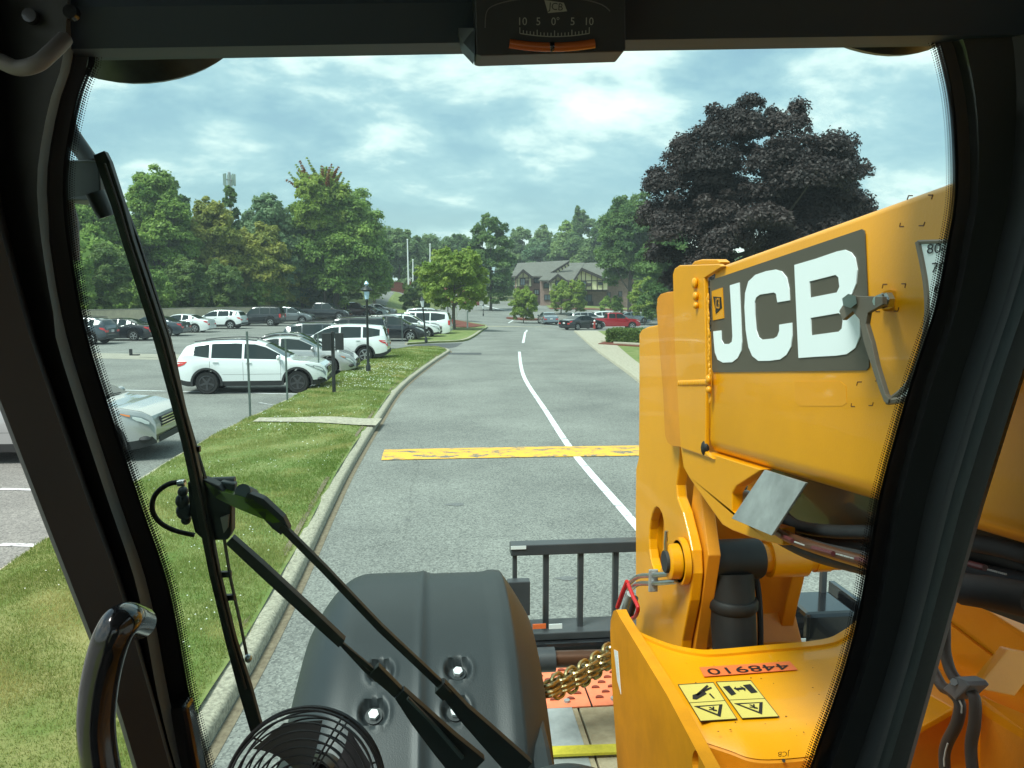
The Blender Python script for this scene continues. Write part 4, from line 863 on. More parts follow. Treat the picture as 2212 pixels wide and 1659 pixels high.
tree('broadleaf_tree', 'broad olive tree with drooping branches above the black SUV', 478, 642, 492, 662, 84, 'olive', .34, group=FG, nl=36, cone=.3)
tree('broadleaf_tree', 'blue green drooping tree above the grey crossover', 575, 725, 505, 662, 92, 'blue', .38, group=FG, nl=30, cone=.35)
tree('broadleaf_tree', 'tall bright green tree with spreading shoots, some of them reddish', 618, 830, 428, 660, 92, 'mid', .36, nl=48, trunk=.4, group=FG, cone=.1)
tree('broadleaf_tree', 'upper bright spray of the tallest left tree, reddish at its tips', 628, 762, 388, 520, 89, 'bright', .34, nl=18, trunk=.2, group=FG, spikes=44, cone=0, lobe=(.3, .45))
def fsh(px, back=2.0):
    best = 60.0; bd = 99
    for f in np.arange(48, 100, .25):
        r_ = (px-1106)/FPX*f; d = abs(r_+back-float(np.interp(f, [p[1] for p in WALL], [p[0] for p in WALL])))
        if d < bd: bd, best = d, float(f)
    return best
SH = 'rounded shrubs along the tan wall'
for i, (x0, x1, yt, yb, f, lk, lab) in enumerate(((128, 208, 548, 672, 50, 'mid', 'leftmost rounded shrub by the cab pillar'), (190, 284, 530, 676, 52, 'hedge', 'large dark rounded shrub left of the wiper'), (278, 374, 588, 668, 55, 'mid', 'pale green rounded shrub just right of the wiper'), (362, 450, 568, 668, 58, 'hedge', 'dark rounded shrub behind the white sedan'),
        (440, 528, 574, 668, 62, 'hedge', 'dark rounded shrub behind the white SUV with bright wheels'), (522, 606, 588, 668, 68, 'mid', 'rounded shrub behind the black boxy SUV'), (598, 668, 590, 664, 76, 'olive', 'olive shrub behind the grey crossover'), (655, 705, 600, 662, 84, 'bright', 'bright shrub above the black pickup bed'), (698, 748, 604, 660, 90, 'blue', 'pale blue green shrub above the maroon pickup'))):
    f = fsh(px=(x0+x1)/2)
    tree('shrub', lab, x0, x1, yt, yb, f, lk, .22, cat='shrub', trunk=0, group=SH, nl=26, lobe=(.30, .42), shell=.66, cover=3.2, flat=.95, up=.15)
tree('broadleaf_tree', 'dark tree mass right of the tall bright left tree', 768, 845, 470, 655, 110, 'dark', .44, nl=26)
tree('broadleaf_tree', 'mid green tree behind the flagpole', 812, 912, 500, 640, 150, 'far', .55, nl=26)
tree('broadleaf_tree', 'rounded tree between the two white poles', 880, 985, 520, 640, 165, 'far', .6, nl=24)
tree('broadleaf_tree', 'low dark tree left of the tall oak', 950, 1030, 512, 640, 170, 'dark', .6, nl=22)
tree('oak_tree', 'tall dark oak left of the brick flats', 1008, 1110, 462, 665, 118, 'dark', .44, nl=52, cone=.2, lobe=(.22, .34), shell=.78)
tree('small_tree', 'small spreading green tree on the mulch island', 908, 1052, 540, 668, 63, 'bright', .24, trunk=.16, nl=44, lobe=(.22, .34), shell=.8, up=.6, flat=.6, cover=2.0)
tree('bush', 'round dark bush below the brown wall', 868, 932, 611, 668, 92, 'hedge', .28, cat='bush', trunk=0, nl=20)
tree('bush', 'small green bush behind the small tree trunk', 955, 1030, 640, 672, 84, 'mid', .26, cat='bush', trunk=0, nl=16)
tree('bush', 'rounded young tree on the mulch island in the middle of the junction', 1104, 1158, 626, 690, 92, 'bright', .24, cat='shrub', trunk=.06, nl=30, lobe=(.3,.45))
tree('small_tree', 'light green young tree left of the pair before the flats', 1192, 1232, 610, 676, 112, 'bright', .28, trunk=.1, nl=20)
tree('small_tree', 'light green young tree right of the pair before the flats', 1222, 1266, 608, 678, 110, 'bright', .28, trunk=.1, nl=22)
tree('bush', 'green bush at the right corner of the flats', 1294, 1352, 642, 676, 108, 'mid', .28, cat='bush', trunk=0, nl=18)
tree('broadleaf_tree', 'green tree overhanging the roof beside the purple maple', 1300, 1425, 432, 618, 106, 'dark', .34, nl=36, trunk=.3)
tree('small_tree', 'light green low tree under the purple maple', 1362, 1425, 604, 690, 98, 'bright', .24, nl=24, trunk=.1)
tree('broadleaf_tree', 'dark tree filling the gap under the purple maple by the boom', 1392, 1500, 500, 700, 78, 'dark', .3, nl=30)
tree('broadleaf_tree', 'pale tree showing right of the purple maple over the boom', 1790, 1850, 455, 500, 60, 'mid', .3, nl=14, trunk=.1)
FF = 'woodland trees behind the flats'
for i, (x0, x1, yt, f, lk) in enumerate(((1085, 1165, 496, 190, 'far'), (1140, 1215, 492, 195, 'far'), (1195, 1262, 480, 190, 'mid'), (1225, 1300, 450, 185, 'far'), (1270, 1340, 470, 178, 'dark'), (1310, 1400, 448, 170, 'far'), (1380, 1480, 470, 180, 'far'), (1120, 1200, 520, 180, 'blue'), (1180, 1290, 512, 176, 'far'))):
    tree('woodland_tree', 'tall green woodland tree behind the flats, ' + ('at the left end', 'second from the left', 'third from the left', 'with a pointed top', 'right of the pointed top', 'over the right gable', 'behind the purple maple', 'low over the left roof', 'low over the middle roof')[i], x0, x1, yt, 650, f, lk, .62, group=FF, nl=26, cover=2.6, limbs=2, cone=.15)
tree('conifer_tree', 'pointed spruce tip above the woodland right of the flats roof', 1232, 1262, 436, 560, 180, 'dark', .5, nl=22, cone=.95, shell=.8, group=FF)
def wood(name, lab, r0, r1, f0, f1, n, h, lk, sz):
    lobes = []
    for k in range(n):
        r_, f_ = random.uniform(r0, r1), random.uniform(f0, f1); hh = h*random.uniform(.7, 1.05); p = RF(r_, f_); z = height(r_, f_)
        for j in range(3): lobes.append(((p[0]+random.uniform(-2, 2), p[1]+random.uniform(-2, 2), z+hh*(.25+.27*j)), hh*.24, random.uniform(.2, .8)))
    V, T = foliage(lobes, 1.9/(sz*sz*1.5), sz); me = tri_mesh(name, V, 4, LEAF[lk], '', T); o = link(name, me, None); tag(o, lab, 'woodland', kind='stuff')
wood('far_wood', 'far-off belt of woodland closing the view', -130, 130, 196, 222, 95, 15.5, 'far', .62)
wood('left_wood', 'dense wood beyond the left side of the car park', -75, -34, 62, 125, 46, 9, 'mid', .45)
wood('back_wood', 'continuous woodland filling in behind the parked cars', -60, -26, 96, 114, 75, 12.5, 'mid', .34)
wood('right_wood', 'belt of trees beyond the right side of the road', 36, 95, 50, 150, 40, 10, 'far', .8)
def under():
    lobes = []
    for k in range(90):
        f_ = random.uniform(54, 104); r_ = float(np.interp(f_, [p[1] for p in WALL], [p[0] for p in WALL]))-random.uniform(3.2, 8); p = RF(r_, f_); z = height(r_, f_); hh = random.uniform(2.4, 4.2)
        for j in range(2): lobes.append(((p[0]+random.uniform(-1, 1), p[1]+random.uniform(-1, 1), z+hh*(.3+.35*j)), hh*.33, random.uniform(.3, .8)))
    V, T = foliage(lobes, 1.9/(.24*.24*1.5), .24); o = link('under_wood', tri_mesh('under_wood', V, 4, LEAF['mid'], '', T), None); tag(o, 'low undergrowth under the trees behind the tan wall', 'undergrowth', kind='stuff')
under()
# clipped hedge on the right
def hedge():
    p0, p1 = gnd(1312, 745), gnd(1440, 750); t = thing('hedge', 'clipped dark hedge on the right lawn beside the pavement', 'hedge', (p0[0], p0[1], hz(p0))); V = []
    d = (p1-p0); ln = d.length; d.normalize(); n_ = Vector((-d.y, d.x, 0)); N = 9000
    u = RNG.uniform(0, ln, N); v = RNG.uniform(0, 1.6, N); z = RNG.uniform(.05, .80, N); k = RNG.integers(0, 4, N)
    v = np.where(k == 0, RNG.normal(0, .04, N), v); z = np.where(k == 1, .80+RNG.normal(0, .035, N), z); v = np.where(k == 2, 1.6, v); u = np.where(k == 3, RNG.normal(0, .06, N), u)
    P = np.stack([p0[0]+d.x*u+n_.x*v, p0[1]+d.y*u+n_.y*v, hz(p0)+.1+z], 1); nn = RNG.normal(size=(N, 3)); nn /= np.linalg.norm(nn, axis=1)[:, None]; t1 = np.cross(nn, RNG.normal(size=(N, 3))); t1 /= np.linalg.norm(t1, axis=1)[:, None]; t2 = np.cross(nn, t1)
    s = .07; V = np.stack([P-t1*s, P-t2*s, P+t1*s, P+t2*s], 1).reshape(-1, 3)-np.array([p0[0], p0[1], hz(p0)]); link('foliage', tri_mesh('foliage', V, 4, LEAF['hedge'], ''), None, t)
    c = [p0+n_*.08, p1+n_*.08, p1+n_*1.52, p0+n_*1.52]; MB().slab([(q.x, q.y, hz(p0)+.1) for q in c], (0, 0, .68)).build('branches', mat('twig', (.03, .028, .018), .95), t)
hedge()
# small planter island in the junction
pc = gnd(1131, 691); ring = [pc+Vector((math.cos(a)*2.3, math.sin(a)*1.7, 0)) for a in [2*math.pi*i/20 for i in range(20)]]
draped('planter_mulch', ring, .2, MULCH, 3, skirt=.2); kerb('planter_kerb', ring+[ring[0]], .14, .12, side=1)
# far mast in the trees
a = onF(495, 372, 170); t = thing('cell_mast', 'distant phone mast with a crown of panels above the trees', 'mast', (a[0], a[1], 0)); MB().cyl((a[0], a[1], 0), a, .45, .3, 8).build('pole', GALV, t)
for k in range(9):
    an = 2*math.pi*k/9; c = (a[0]+1.15*math.cos(an), a[1]+1.15*math.sin(an), a[2]-1.6); MB().box(c, (.28, .2, 2.4), Matrix.Rotation(an, 4, 'Z')).build('antenna_panel', mat('mast_green', (.22, .30, .25), .7), t)
    MB().cyl((a[0], a[1], c[2]), c, .08, n=4).build('arm', GALV, t)
a = onF(200, 500, 75); t = thing('parking_light', 'tall dark car park light with a flat head in front of the left trees', 'lamp post', (a[0], a[1], hz(a)))
MB().cyl((a[0], a[1], hz(a)), a, .09, n=8).build('post', IRON, t, True); b = onF(208, 499, 75); MB().box(((a+b)/2).to_tuple(), (1.0, .4, .14), Matrix.Rotation(-YAW, 4, 'Z')).build('lamp_head', IRON, t)

# ------------------------------------------------------------------ trailer under the machine
DZ = 0.95
tr = thing('flatbed_trailer', 'low flatbed trailer with orange slotted plates carrying the yellow telehandler', 'trailer', (0.9, 1.0, 0))
def flat(name, q, z, th, m, parent, bevel=0.0):
    return MB().slab([Vector((p[0], p[1], z)) for p in q], (0, 0, -th)).build(name, m, parent, bevel=bevel)
XL, XR, YF, YO = -0.50, 2.46, 4.52, 3.74
for x0, x1 in ((XL, .10), (.105, .79), (.80, 1.48), (1.485, XR)):
    o = flat('traction_plate', [(x0, YO), (x1, YO), (x1, YF), (x0, YF)], DZ, .01, ORP, tr, .002)
    sl = MB(); r_ = 0
    y = YO+.07
    while y < YF-.04:
        x = x0+.05+(.045 if r_ % 2 else 0)
        while x < x1-.04:
            c = Vector((x, y, DZ+.0015)); pts = [c+Vector((.022*math.cos(a), .020*math.sin(a), 0)) for a in [math.pi*i/6 for i in range(7)]]; sl.slab(pts, (0, 0, .006)); x += .09
        y += .052; r_ += 1
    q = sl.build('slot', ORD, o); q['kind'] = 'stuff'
    for bx in (x0+.12, x1-.12): MB().cyl((bx, YO+.05, DZ), (bx, YO+.05, DZ+.012), .016, n=8).build('bolt', GALV, o)
for x in np.arange(XL, XR-.05, .245):
    if .50 < x+.01 < .72: continue
    flat('plank', [(x, -4.5), (x+.235, -4.5), (x+.235, YO-.01), (x, YO-.01)], DZ-.002, .05, WOOD, tr, .004)
flat('steel_runner', [(.44, -4.5), (.685, -4.5), (.685, YO-.012), (.44, YO-.012)], DZ+.004, .012, GALV, tr)
MB().box((.98, 0.0, .80), (XR-XL-.1, 8.9, .2)).build('frame', DGREY, tr)
for x in (XL-.03, XR+.03): MB().box((x, .0, .86), (.06, 9.0, .22)).build('side_rail', DGREY, tr)
MB().box((.98, YF+.03, .86), (XR-XL, .05, .2)).build('end_beam', ORP, tr)
for x in (XL+.25, XR-.25):
    for y in (-2.6, -1.4):
        MB().lathe([(.2, -.14), (.40, -.15), (.42, -.1), (.42, .1), (.40, .15), (.2, .14)], 24, 'X', (x, y, .42)).build('wheel', RUB, tr, True)
for x in (.2, 1.7):
    MB().box((x, 4.2, .42), (.12, .12, .66)).build('landing_leg', DGREY, tr)
for x in (XL+.25, XR-.25):
    for y in (-2.6, -1.4): pass
st = MB().slab([onZ(1180, 1612, DZ+.03), onZ(1345, 1606, DZ+.03), onZ(1345, 1624, DZ+.03), onZ(1180, 1631, DZ+.03)], (0, 0, -.012)).build('lashing_strap', STRAP); tag(st, 'yellow lashing strap lying across the trailer planks', 'strap')
# ------------------------------------------------------------------ telehandler
TH = thing('telehandler', 'yellow telehandler seen from its black cab, boom on the right', 'telehandler', (0.85, 0.9, 0.95))
def plateX(name, outline, x, th, m, parent, holes=(), bevel=.003, smooth=0):
    if smooth: outline = crown2(list(outline)+[outline[0]], smooth)[:-1]
    q = [onX(px, py, x) for px, py in outline]; h = [[onX(px, py, x) for px, py in hh] for hh in holes]
    return MB().slab(q, (th, 0, 0), h).build(name, m, parent, bevel=bevel)
# boom
BX = .75
def boomz(y, top): return (3.163 if top else 2.652)-.10*(y-2.05)
def boom():
    prof = []
    rr = []
    for y in (-2.8, -1.5, 0, 1.0, 2.02):
        zt, zb = boomz(y, True), boomz(y, False); r_ = .045; ring = []
        W_ = .44
        for cx, cz, a0 in ((BX+r_, zb+r_, 180), (BX+W_-r_, zb+r_, 270), (BX+W_-.012, zt-.012, 0), (BX+.012, zt-.012, 90)):
            q = r_ if cz < zb+.1 else .012
            for k in range(5): a = R(a0+22.5*k); ring.append((cx+q*math.cos(a), y, cz+q*math.sin(a)))
        rr.append(ring)
    return MB().rings(rr).build('boom', JY, TH, True, ang=50)
BOOM = boom()
ell_ = lambda cx, cy, rx, ry, n=20: [(cx+rx*math.cos(2*math.pi*i/n), cy+ry*math.sin(2*math.pi*i/n)) for i in range(n)]
# boom end collar, its raised front lip and the lower gusset
plateX('collar', [(1453, 592), (1457, 580), (1467, 573), (1553, 570), (1560, 575), (1521, 600), (1523, 690), (1525, 800), (1524, 900), (1523, 975), (1540, 992), (1470, 968), (1466, 900), (1458, 760)], BX-.012, .013, JY, TH)
plateX('lifting_lug', [(1492, 573), (1500, 564), (1516, 560), (1548, 560), (1556, 566), (1553, 572)], BX+.03, .03, JY, TH)
plateX('gusset', [(1470, 966), (1476, 1008), (1490, 1034), (1509, 1061), (1530, 1091), (1542, 1108), (1560, 1133), (1582, 1146), (1618, 1160), (1662, 1172), (1690, 1178), (1690, 1140), (1648, 1128), (1600, 1112), (1581, 1106), (1581, 1066), (1590, 1050), (1646, 1014), (1600, 1000), (1530, 978)], BX-.004, .03, JY, TH)
plateX('gusset', [(1470, 966), (1476, 1008), (1490, 1034), (1509, 1061), (1530, 1091), (1542, 1108), (1560, 1133), (1582, 1146), (1618, 1160), (1662, 1172), (1690, 1178), (1690, 1140), (1648, 1128), (1600, 1112), (1581, 1106), (1581, 1066), (1590, 1050), (1646, 1014), (1600, 1000), (1530, 978)], BX+.36, .03, JY, TH)
weld = MB()
for a, b in (((1529, 640), (1534, 870)), ((1467, 828), (1531, 826))):
    n = 64
    for i in range(n):
        u = i/n; px, py = a[0]+(b[0]-a[0])*u, a[1]+(b[1]-a[1])*u; weld.ell(onX(px+random.uniform(-1, 1), py, BX-.012), (random.uniform(.002, .0045), random.uniform(.005, .007), .009), 8, 5)
o = weld.build('weld_bead', JY, TH, True); o['kind'] = 'stuff'
for px, py, r_ in ((1500, 612, .016), (1502, 640, .013), (1503, 660, .010), (1530, 820, .013), (1531, 842, .010)): MB().ell(onX(px, py, BX-.018), (.008, r_, r_), 10, 6).build('weld_blob', JY, TH, True)
MB().ell(onX(1523, 968, BX-.008), (.012, .016, .022), 8, 6).build('wear_pad_gap', CYL, TH, True)
MB().box(onX(1578, 1001, BX+.02), (.03, .012, .008)).build('wear_pad_bolt', STEEL, TH)
# middle plate and the big goose neck plates
plateX('head_plate', [(1418, 668), (1420, 645), (1427, 635), (1440, 631), (1456, 629), (1459, 640), (1466, 800), (1470, 966), (1452, 964), (1441, 955), (1436, 940), (1432, 850), (1424, 750)], BX-.006, .03, JYD, TH)
neck = [(1381, 722), (1386, 713), (1400, 706), (1420, 702), (1440, 705), (1466, 720), (1470, 860), (1468, 970), (1466, 1010), (1461, 1048), (1463, 1075), (1475, 1107), (1487, 1156), (1494, 1189), (1496, 1239), (1490, 1297), (1473, 1384), (1470, 1420), (1376, 1420), (1374, 1382), (1373, 1107), (1374, 1013), (1380, 987), (1381, 829)]
NECK = plateX('goose_neck', neck, BX+.03, .035, JY, TH, [ell_(1419, 1165, 17, 70)], bevel=.005)
plateX('goose_neck', neck, BX+.43, .035, JY, TH, bevel=.004)
c1 = onX(1425, 735, BX+.065); c2 = c1+Vector((.37, 0, 0)); c1 = Vector((BX+.065, 2.74, 2.86)); 
fw = MB(); 
fw.slab([(BX+.06, 2.74, 2.93), (BX+.06, 2.68, 2.96), (BX+.06, 2.70, 2.0), (BX+.06, 2.76, 1.75)], (.375, 0, 0)).build('front_web', JY, TH)
# curved inner web between the goose neck plates
MB().slab([onX(1500, 1030, BX+.07), onX(1512, 1062, BX+.07), onX(1530, 1200, BX+.07), onX(1500, 1410, BX+.07), onX(1478, 1410, BX+.07), onX(1482, 1200, BX+.07)], (.04, 0, 0)).build('inner_web', JYD, TH, bevel=.003)
# pin, bosses and tilt cylinder
pc_ = onX(1441, 1213, BX-.03); AX = lambda x: Vector((x, pc_.y+.0, pc_.z))
MB().lathe([(.074, .0), (.074, .02), (.066, .022), (.066, .0)], 28, 'X', AX(BX+.006)).build('boss_ring', JY, TH, True)
MB().lathe([(.050, -.03), (.056, -.026), (.056, .03), (.05, .03)], 28, 'X', AX(BX)).build('pin_boss', JY, TH, True)
MB().lathe([(.004, -.012), (.034, -.012), (.036, -.008), (.036, .0), (.004, .0)], 24, 'X', AX(BX-.028)).build('pin_cap', RUB, TH, True)
MB().tube([AX(BX-.034)+Vector((0, .0, .035)), AX(BX-.036)+Vector((0, 0, .06)), AX(BX-.034)+Vector((0, 0, .10))], .006, 6).build('grease_nipple', STEEL, TH, True)
MB().cyl(AX(BX+.05), AX(BX+.62), .046, n=24).build('pin', JY, TH, True)
MB().lathe([(.058, .0), (.064, .006), (.064, .19), (.058, .20)], 28, 'X', AX(BX+.075)).build('cylinder_eye', CYL, TH, True)
cy0 = AX(BX+.175); MB().cyl(cy0+Vector((0, -.01, -.04)), cy0+Vector((0, -.10, -.42)), .072, .066, 24).build('tilt_cylinder', CYL, TH, True)
MB().lathe([(.072, -.02), (.078, -.01), (.078, .01), (.072, .02)], 24, 'Z', cy0+Vector((0, -.035, -.13))).build('cylinder_collar', CYL, TH, True)
MB().tube(spline([cy0+Vector((.085, .05, .02)), cy0+Vector((.10, .0, -.12)), cy0+Vector((.09, -.05, -.3)), cy0+Vector((.06, -.08, -.45))], 5), .010, 8).build('cylinder_hose', RUB, TH, True)
MB().tube(spline([onX(1520, 1030, BX+.2), onX(1522, 1100, BX+.2), onX(1528, 1180, BX+.2)], 4), .014, 8).build('hydraulic_hose', RUB, TH, True)
# right yoke
yk = [(1636, 1180), (1660, 1160), (1695, 1160), (1712, 1180), (1716, 1216), (1708, 1260), (1698, 1300), (1688, 1350), (1680, 1420), (1600, 1420), (1624, 1400), (1630, 1370), (1632, 1300), (1632, 1240)]
plateX('yoke_plate', yk, BX+.40, .045, JYD, TH, bevel=.005)
MB().cyl(AX(BX+.30), AX(BX+.42), .062, n=24).build('yoke_boss', JY, TH, True); MB().cyl(AX(BX+.45), AX(BX+.50), .05, n=24).build('pin_end', JY, TH, True)
MB().slab([onX(1508, 1330, BX+.12), onX(1520, 1396, BX+.12), onX(1560, 1414, BX+.12), onX(1500, 1430, BX+.12), onX(1484, 1430, BX+.12)], (.34, 0, 0)).build('yoke_base', JYD, TH, bevel=.004)
MB().slab([(BX+.065, 2.60, 2.62), (BX+.065, 2.64, 1.8), (BX+.43, 2.64, 1.8), (BX+.43, 2.60, 2.62)], (0, .02, 0)).build('cross_plate', JYD, TH)
# carriage frame with guard
cg = lambda px, py, y=3.4: onY(px, py, y)
zt = cg(1102, 1185).z; zl = cg(1200, 1352).z; x0, x1 = cg(1102, 1185).x, 1.86
MB().box(((x0+x1)/2, 3.4, zt), (x1-x0, .07, .05)).build('top_rail', DGREY, TH, bevel=.004)
for x in (x0+.02, cg(1178, 1300).x, cg(1252, 1300).x, cg(1327, 1300).x, cg(1400, 1300).x, cg(1475, 1300).x+.05, 1.35, 1.55, x1-.02): MB().box((x, 3.39, (zt+zl)/2), (.026 if x > x0+.03 else .02, .03, zt-zl)).build('guard_bar', DGREY, TH, bevel=.003)
MB().box(((x0+.07+x1)/2, 3.40, zl-.015), (x1-x0-.02, .16, .035)).build('rail_cap', DGREY, TH, bevel=.004)
MB().box(((x0+.07+x1)/2, 3.37, zl-.085), (x1-x0, .15, .10)).build('lower_rail', BLKG, TH, bevel=.02)
MB().box((x0+.03, 3.32, zt-.20), (.10, .05, .16)).build('end_bracket', DGREY, TH, bevel=.004)
lab = MB().box(onY(1120, 1183, 3.362), (.07, .002, .016)).build('maker_label', DWHITE, TH); 
for px in (1165, 1200): MB().box(onY(px, 1353, 3.28)+Vector((0, 0, .0)), (.06, .004, .022)).build('warning_label', DWHITE if px > 1180 else ORG, TH)
MB().box((1.76, 3.28, 1.60), (.24, .26, .14)).build('end_box', BLKG, TH, bevel=.02); MB().slab([(1.90, 3.1, 1.35), (1.90, 3.1, 1.62), (1.90, 3.2, 1.70), (1.90, 3.45, 1.70), (1.90, 3.45, 1.35)], (.03, 0, 0)).build('end_plate', BLKG, TH, bevel=.004)
MB().cyl((1.45, 3.2, 1.40), (1.86, 3.2, 1.40), .075, n=20).build('side_shift_cylinder', CYL, TH, True); MB().box(onY(1712, 1392, 3.10), (.12, .004, .05)).build('cylinder_label', DWHITE, TH)
a, b = onY(1198, 1424, 3.15), onY(1345, 1424, 3.15); MB().cyl(a, b+Vector((.5, 0, 0)), .036, n=20).build('cylinder_tube', BROWNR, TH, True); MB().cyl(a-Vector((.12, 0, 0)), a, .052, n=20).build('cylinder_end_cap', DGREY, TH, True)
# chassis plates around the front
CX = .55
chl = [(1318, 1361), (1319, 1340), (1325, 1320), (1331, 1317), (1338, 1332), (1440, 1500), (1524, 1659), (1580, 1760), (1345, 1760), (1334, 1659), (1322, 1480)]
plateX('chassis_plate', chl, CX, .032, JYM, TH, [ell_(1502, 1645, 7, 24)], bevel=.003)
MB().slab([onX(1326, 1403, CX-.0015), onX(1334, 1407, CX-.0015), onX(1341, 1500, CX-.0015), onX(1333, 1470, CX-.0015)], (.001, 0, 0)).build('plate_decal', DWHITE, TH)
DK = 2.05
far = spline([onZ(1375, 1368, DK+.03), onZ(1391, 1381, DK+.012), onZ(1450, 1405, DK), onZ(1500, 1416, DK), onZ(1545, 1419, DK), onZ(1650, 1410, DK), onZ(1782, 1397, DK+.004), onZ(1830, 1378, DK+.02), onZ(1880, 1340, DK+.05), onZ(1960, 1280, DK+.08)], 4)
near = spline([onZ(1462, 1535, DK), onZ(1480, 1560, DK), onZ(1508, 1573, DK), onZ(1578, 1596, DK), (onZ(1621, 1611, DK)), onZ(1678, 1614, DK), onZ(1782, 1603, DK), onZ(1850, 1580, DK), onZ(1950, 1540, DK+.03), onZ(2080, 1480, DK+.07)], 4)
def deck():
    mb = MB(); n = min(len(far), len(near)); K = 8; vs = []; fs = []
    for i in range(n):
        for k in range(K+1):
            u = k/K; p = far[i].lerp(near[i], u); z = p.z+.05*max(0, 1-u*6)**2*0+(-.03*max(0, (u-.85)/.15)**2); vs.append((p.x, p.y, z))
    for i in range(n-1):
        for k in range(K): fs.append((i*(K+1)+k, (i+1)*(K+1)+k, (i+1)*(K+1)+k+1, i*(K+1)+k+1))
    mb.add(vs, fs); o = mb.build('front_deck', JY, TH, True, ang=60)
    f = MB().rings([[far[i]+Vector((0, 0, .008)), far[i]+Vector((0, .03, .008)), far[i]+Vector((0, .03, -.35)), far[i]+Vector((0, 0, -.35))] for i in range(n)]); f.build('deck_lip', JY, TH, True, ang=50)
    g = MB().rings([[near[i]+Vector((0, .004, -.032)), near[i]+Vector((0, -.006, -.036)), near[i]+Vector((0, -.006, -.5)), near[i]+Vector((0, .02, -.5))] for i in range(n)]); g.build('deck_skirt', JYD, TH, True, ang=50)
    return o
DECK = deck()
SZ = DK+.004
def sticker(q, z, m, nm, parent, th=.001): return MB().slab([onZ(px, py, z) for px, py in q], (0, 0, th)).build(nm, m, parent)
sticker([(1511, 1442), (1706, 1429), (1723, 1447), (1521, 1462)], SZ, ORG, 'number_sticker', DECK)
a, b = onZ(1714, 1437, SZ+.003), onZ(1516, 1451, SZ+.003); up_ = onZ(1611, 1470, SZ)-onZ(1611, 1440, SZ)
text('448910', 'number', .047, frame_m((a+b)/2, b-a, up_) @ Matrix.Diagonal((1.72, 1.02, 1, 1)), DBLK, DECK)
def warn(c, kind_):
    P_ = lambda u, v: (c[0][0]*(1-u)*(1-v)+c[1][0]*u*(1-v)+c[2][0]*u*v+c[3][0]*(1-u)*v, c[0][1]*(1-u)*(1-v)+c[1][1]*u*(1-v)+c[2][1]*u*v+c[3][1]*(1-u)*v)
    s = sticker(c, SZ, DBLK, 'warning_sticker', DECK)
    for v0, v1 in ((.02, .49), (.51, .98)): sticker([P_(.02, v0), P_(.98, v0), P_(.98, v1), P_(.02, v1)], SZ+.0015, SGNY, 'panel', DECK)
    tri = lambda k, z, m, nm: sticker([P_(.5+(-.42)*k, .61-.02*k+.0), P_(.5+.36*k, .60-.01*k), P_(.5+.10*k, .60+.31*k)], z, m, nm, DECK)
    tri(1.0, SZ+.003, DBLK, 'triangle'); 
    sticker([P_(.22, .625), P_(.75, .615), P_(.57, .83)], SZ+.0042, SGNY, 'triangle_field', DECK)
    for q in ([(.45, .64), (.5, .64), (.56, .69), (.53, .71)], [(.56, .63), (.60, .64), (.55, .72), (.52, .72)], [(.42, .69), (.60, .72), (.60, .74), (.42, .71)], [(.50, .74), (.62, .73), (.60, .76)]): sticker([P_(*p) for p in q], SZ+.0055, DBLK, 'pictogram', DECK)
    if kind_ == 0:
        for q in ([(.16, .40), (.22, .30), (.60, .22), (.62, .29), (.26, .42)], [(.30, .30), (.78, .06), (.80, .10), (.36, .33)], [(.55, .20), (.85, .12), (.86, .15), (.58, .24)], [(.68, .30), (.72, .28), (.76, .42), (.72, .42)]): sticker([P_(*p) for p in q], SZ+.003, DBLK, 'pictogram', DECK)
    else:
        for q in ([(.68, .12), (.90, .10), (.93, .32), (.74, .34)], [(.10, .14), (.30, .12), (.32, .34), (.16, .38)], [(.36, .20), (.44, .15), (.43, .19), (.60, .18), (.58, .14), (.68, .21), (.62, .28), (.60, .23), (.45, .24), (.46, .28)]): sticker([P_(*p) for p in q], SZ+.003, DBLK, 'pictogram', DECK)
sk = MB(); rs_ = random.Random(5)
for k in range(40):
    px, py = rs_.uniform(1480, 1830), rs_.uniform(1425, 1590); q = rs_.uniform(.0006, .0022); c = onZ(px, py, DK+.0015)
    if c.x < .62: continue
    sk.slab([c+Vector((q*math.cos(a)*1.5, q*math.sin(a), 0)) for a in (0, 1.2, 2.4, 3.6, 4.9)], (0, 0, .0006))
o = sk.build('paint_chip', mat('chip_brown', (.10, .04, .01), .8), DECK); o['kind'] = 'stuff'
warn([(1464, 1479), (1541, 1474), (1593, 1554), (1513, 1559)], 0); warn([(1546, 1473), (1622, 1470), (1684, 1549), (1603, 1553)], 1)
# small marks on the skirt below the deck
a, b = onY(1705, 1628, near[20].y-.010), onY(1680, 1629, near[20].y-.010); text('JCB', 'skirt_print', .018, frame_m((a+b)/2, b-a, Vector((0, 0, -1))), DBLK, TH)
a, b = onY(1715, 1652, near[20].y-.010), onY(1670, 1653, near[20].y-.010); MB().cyl(onY(1693, 1643, near[20].y-.010), onY(1693, 1643, near[20].y-.0105), .004, n=8).build('skirt_dot', DBLK, TH)
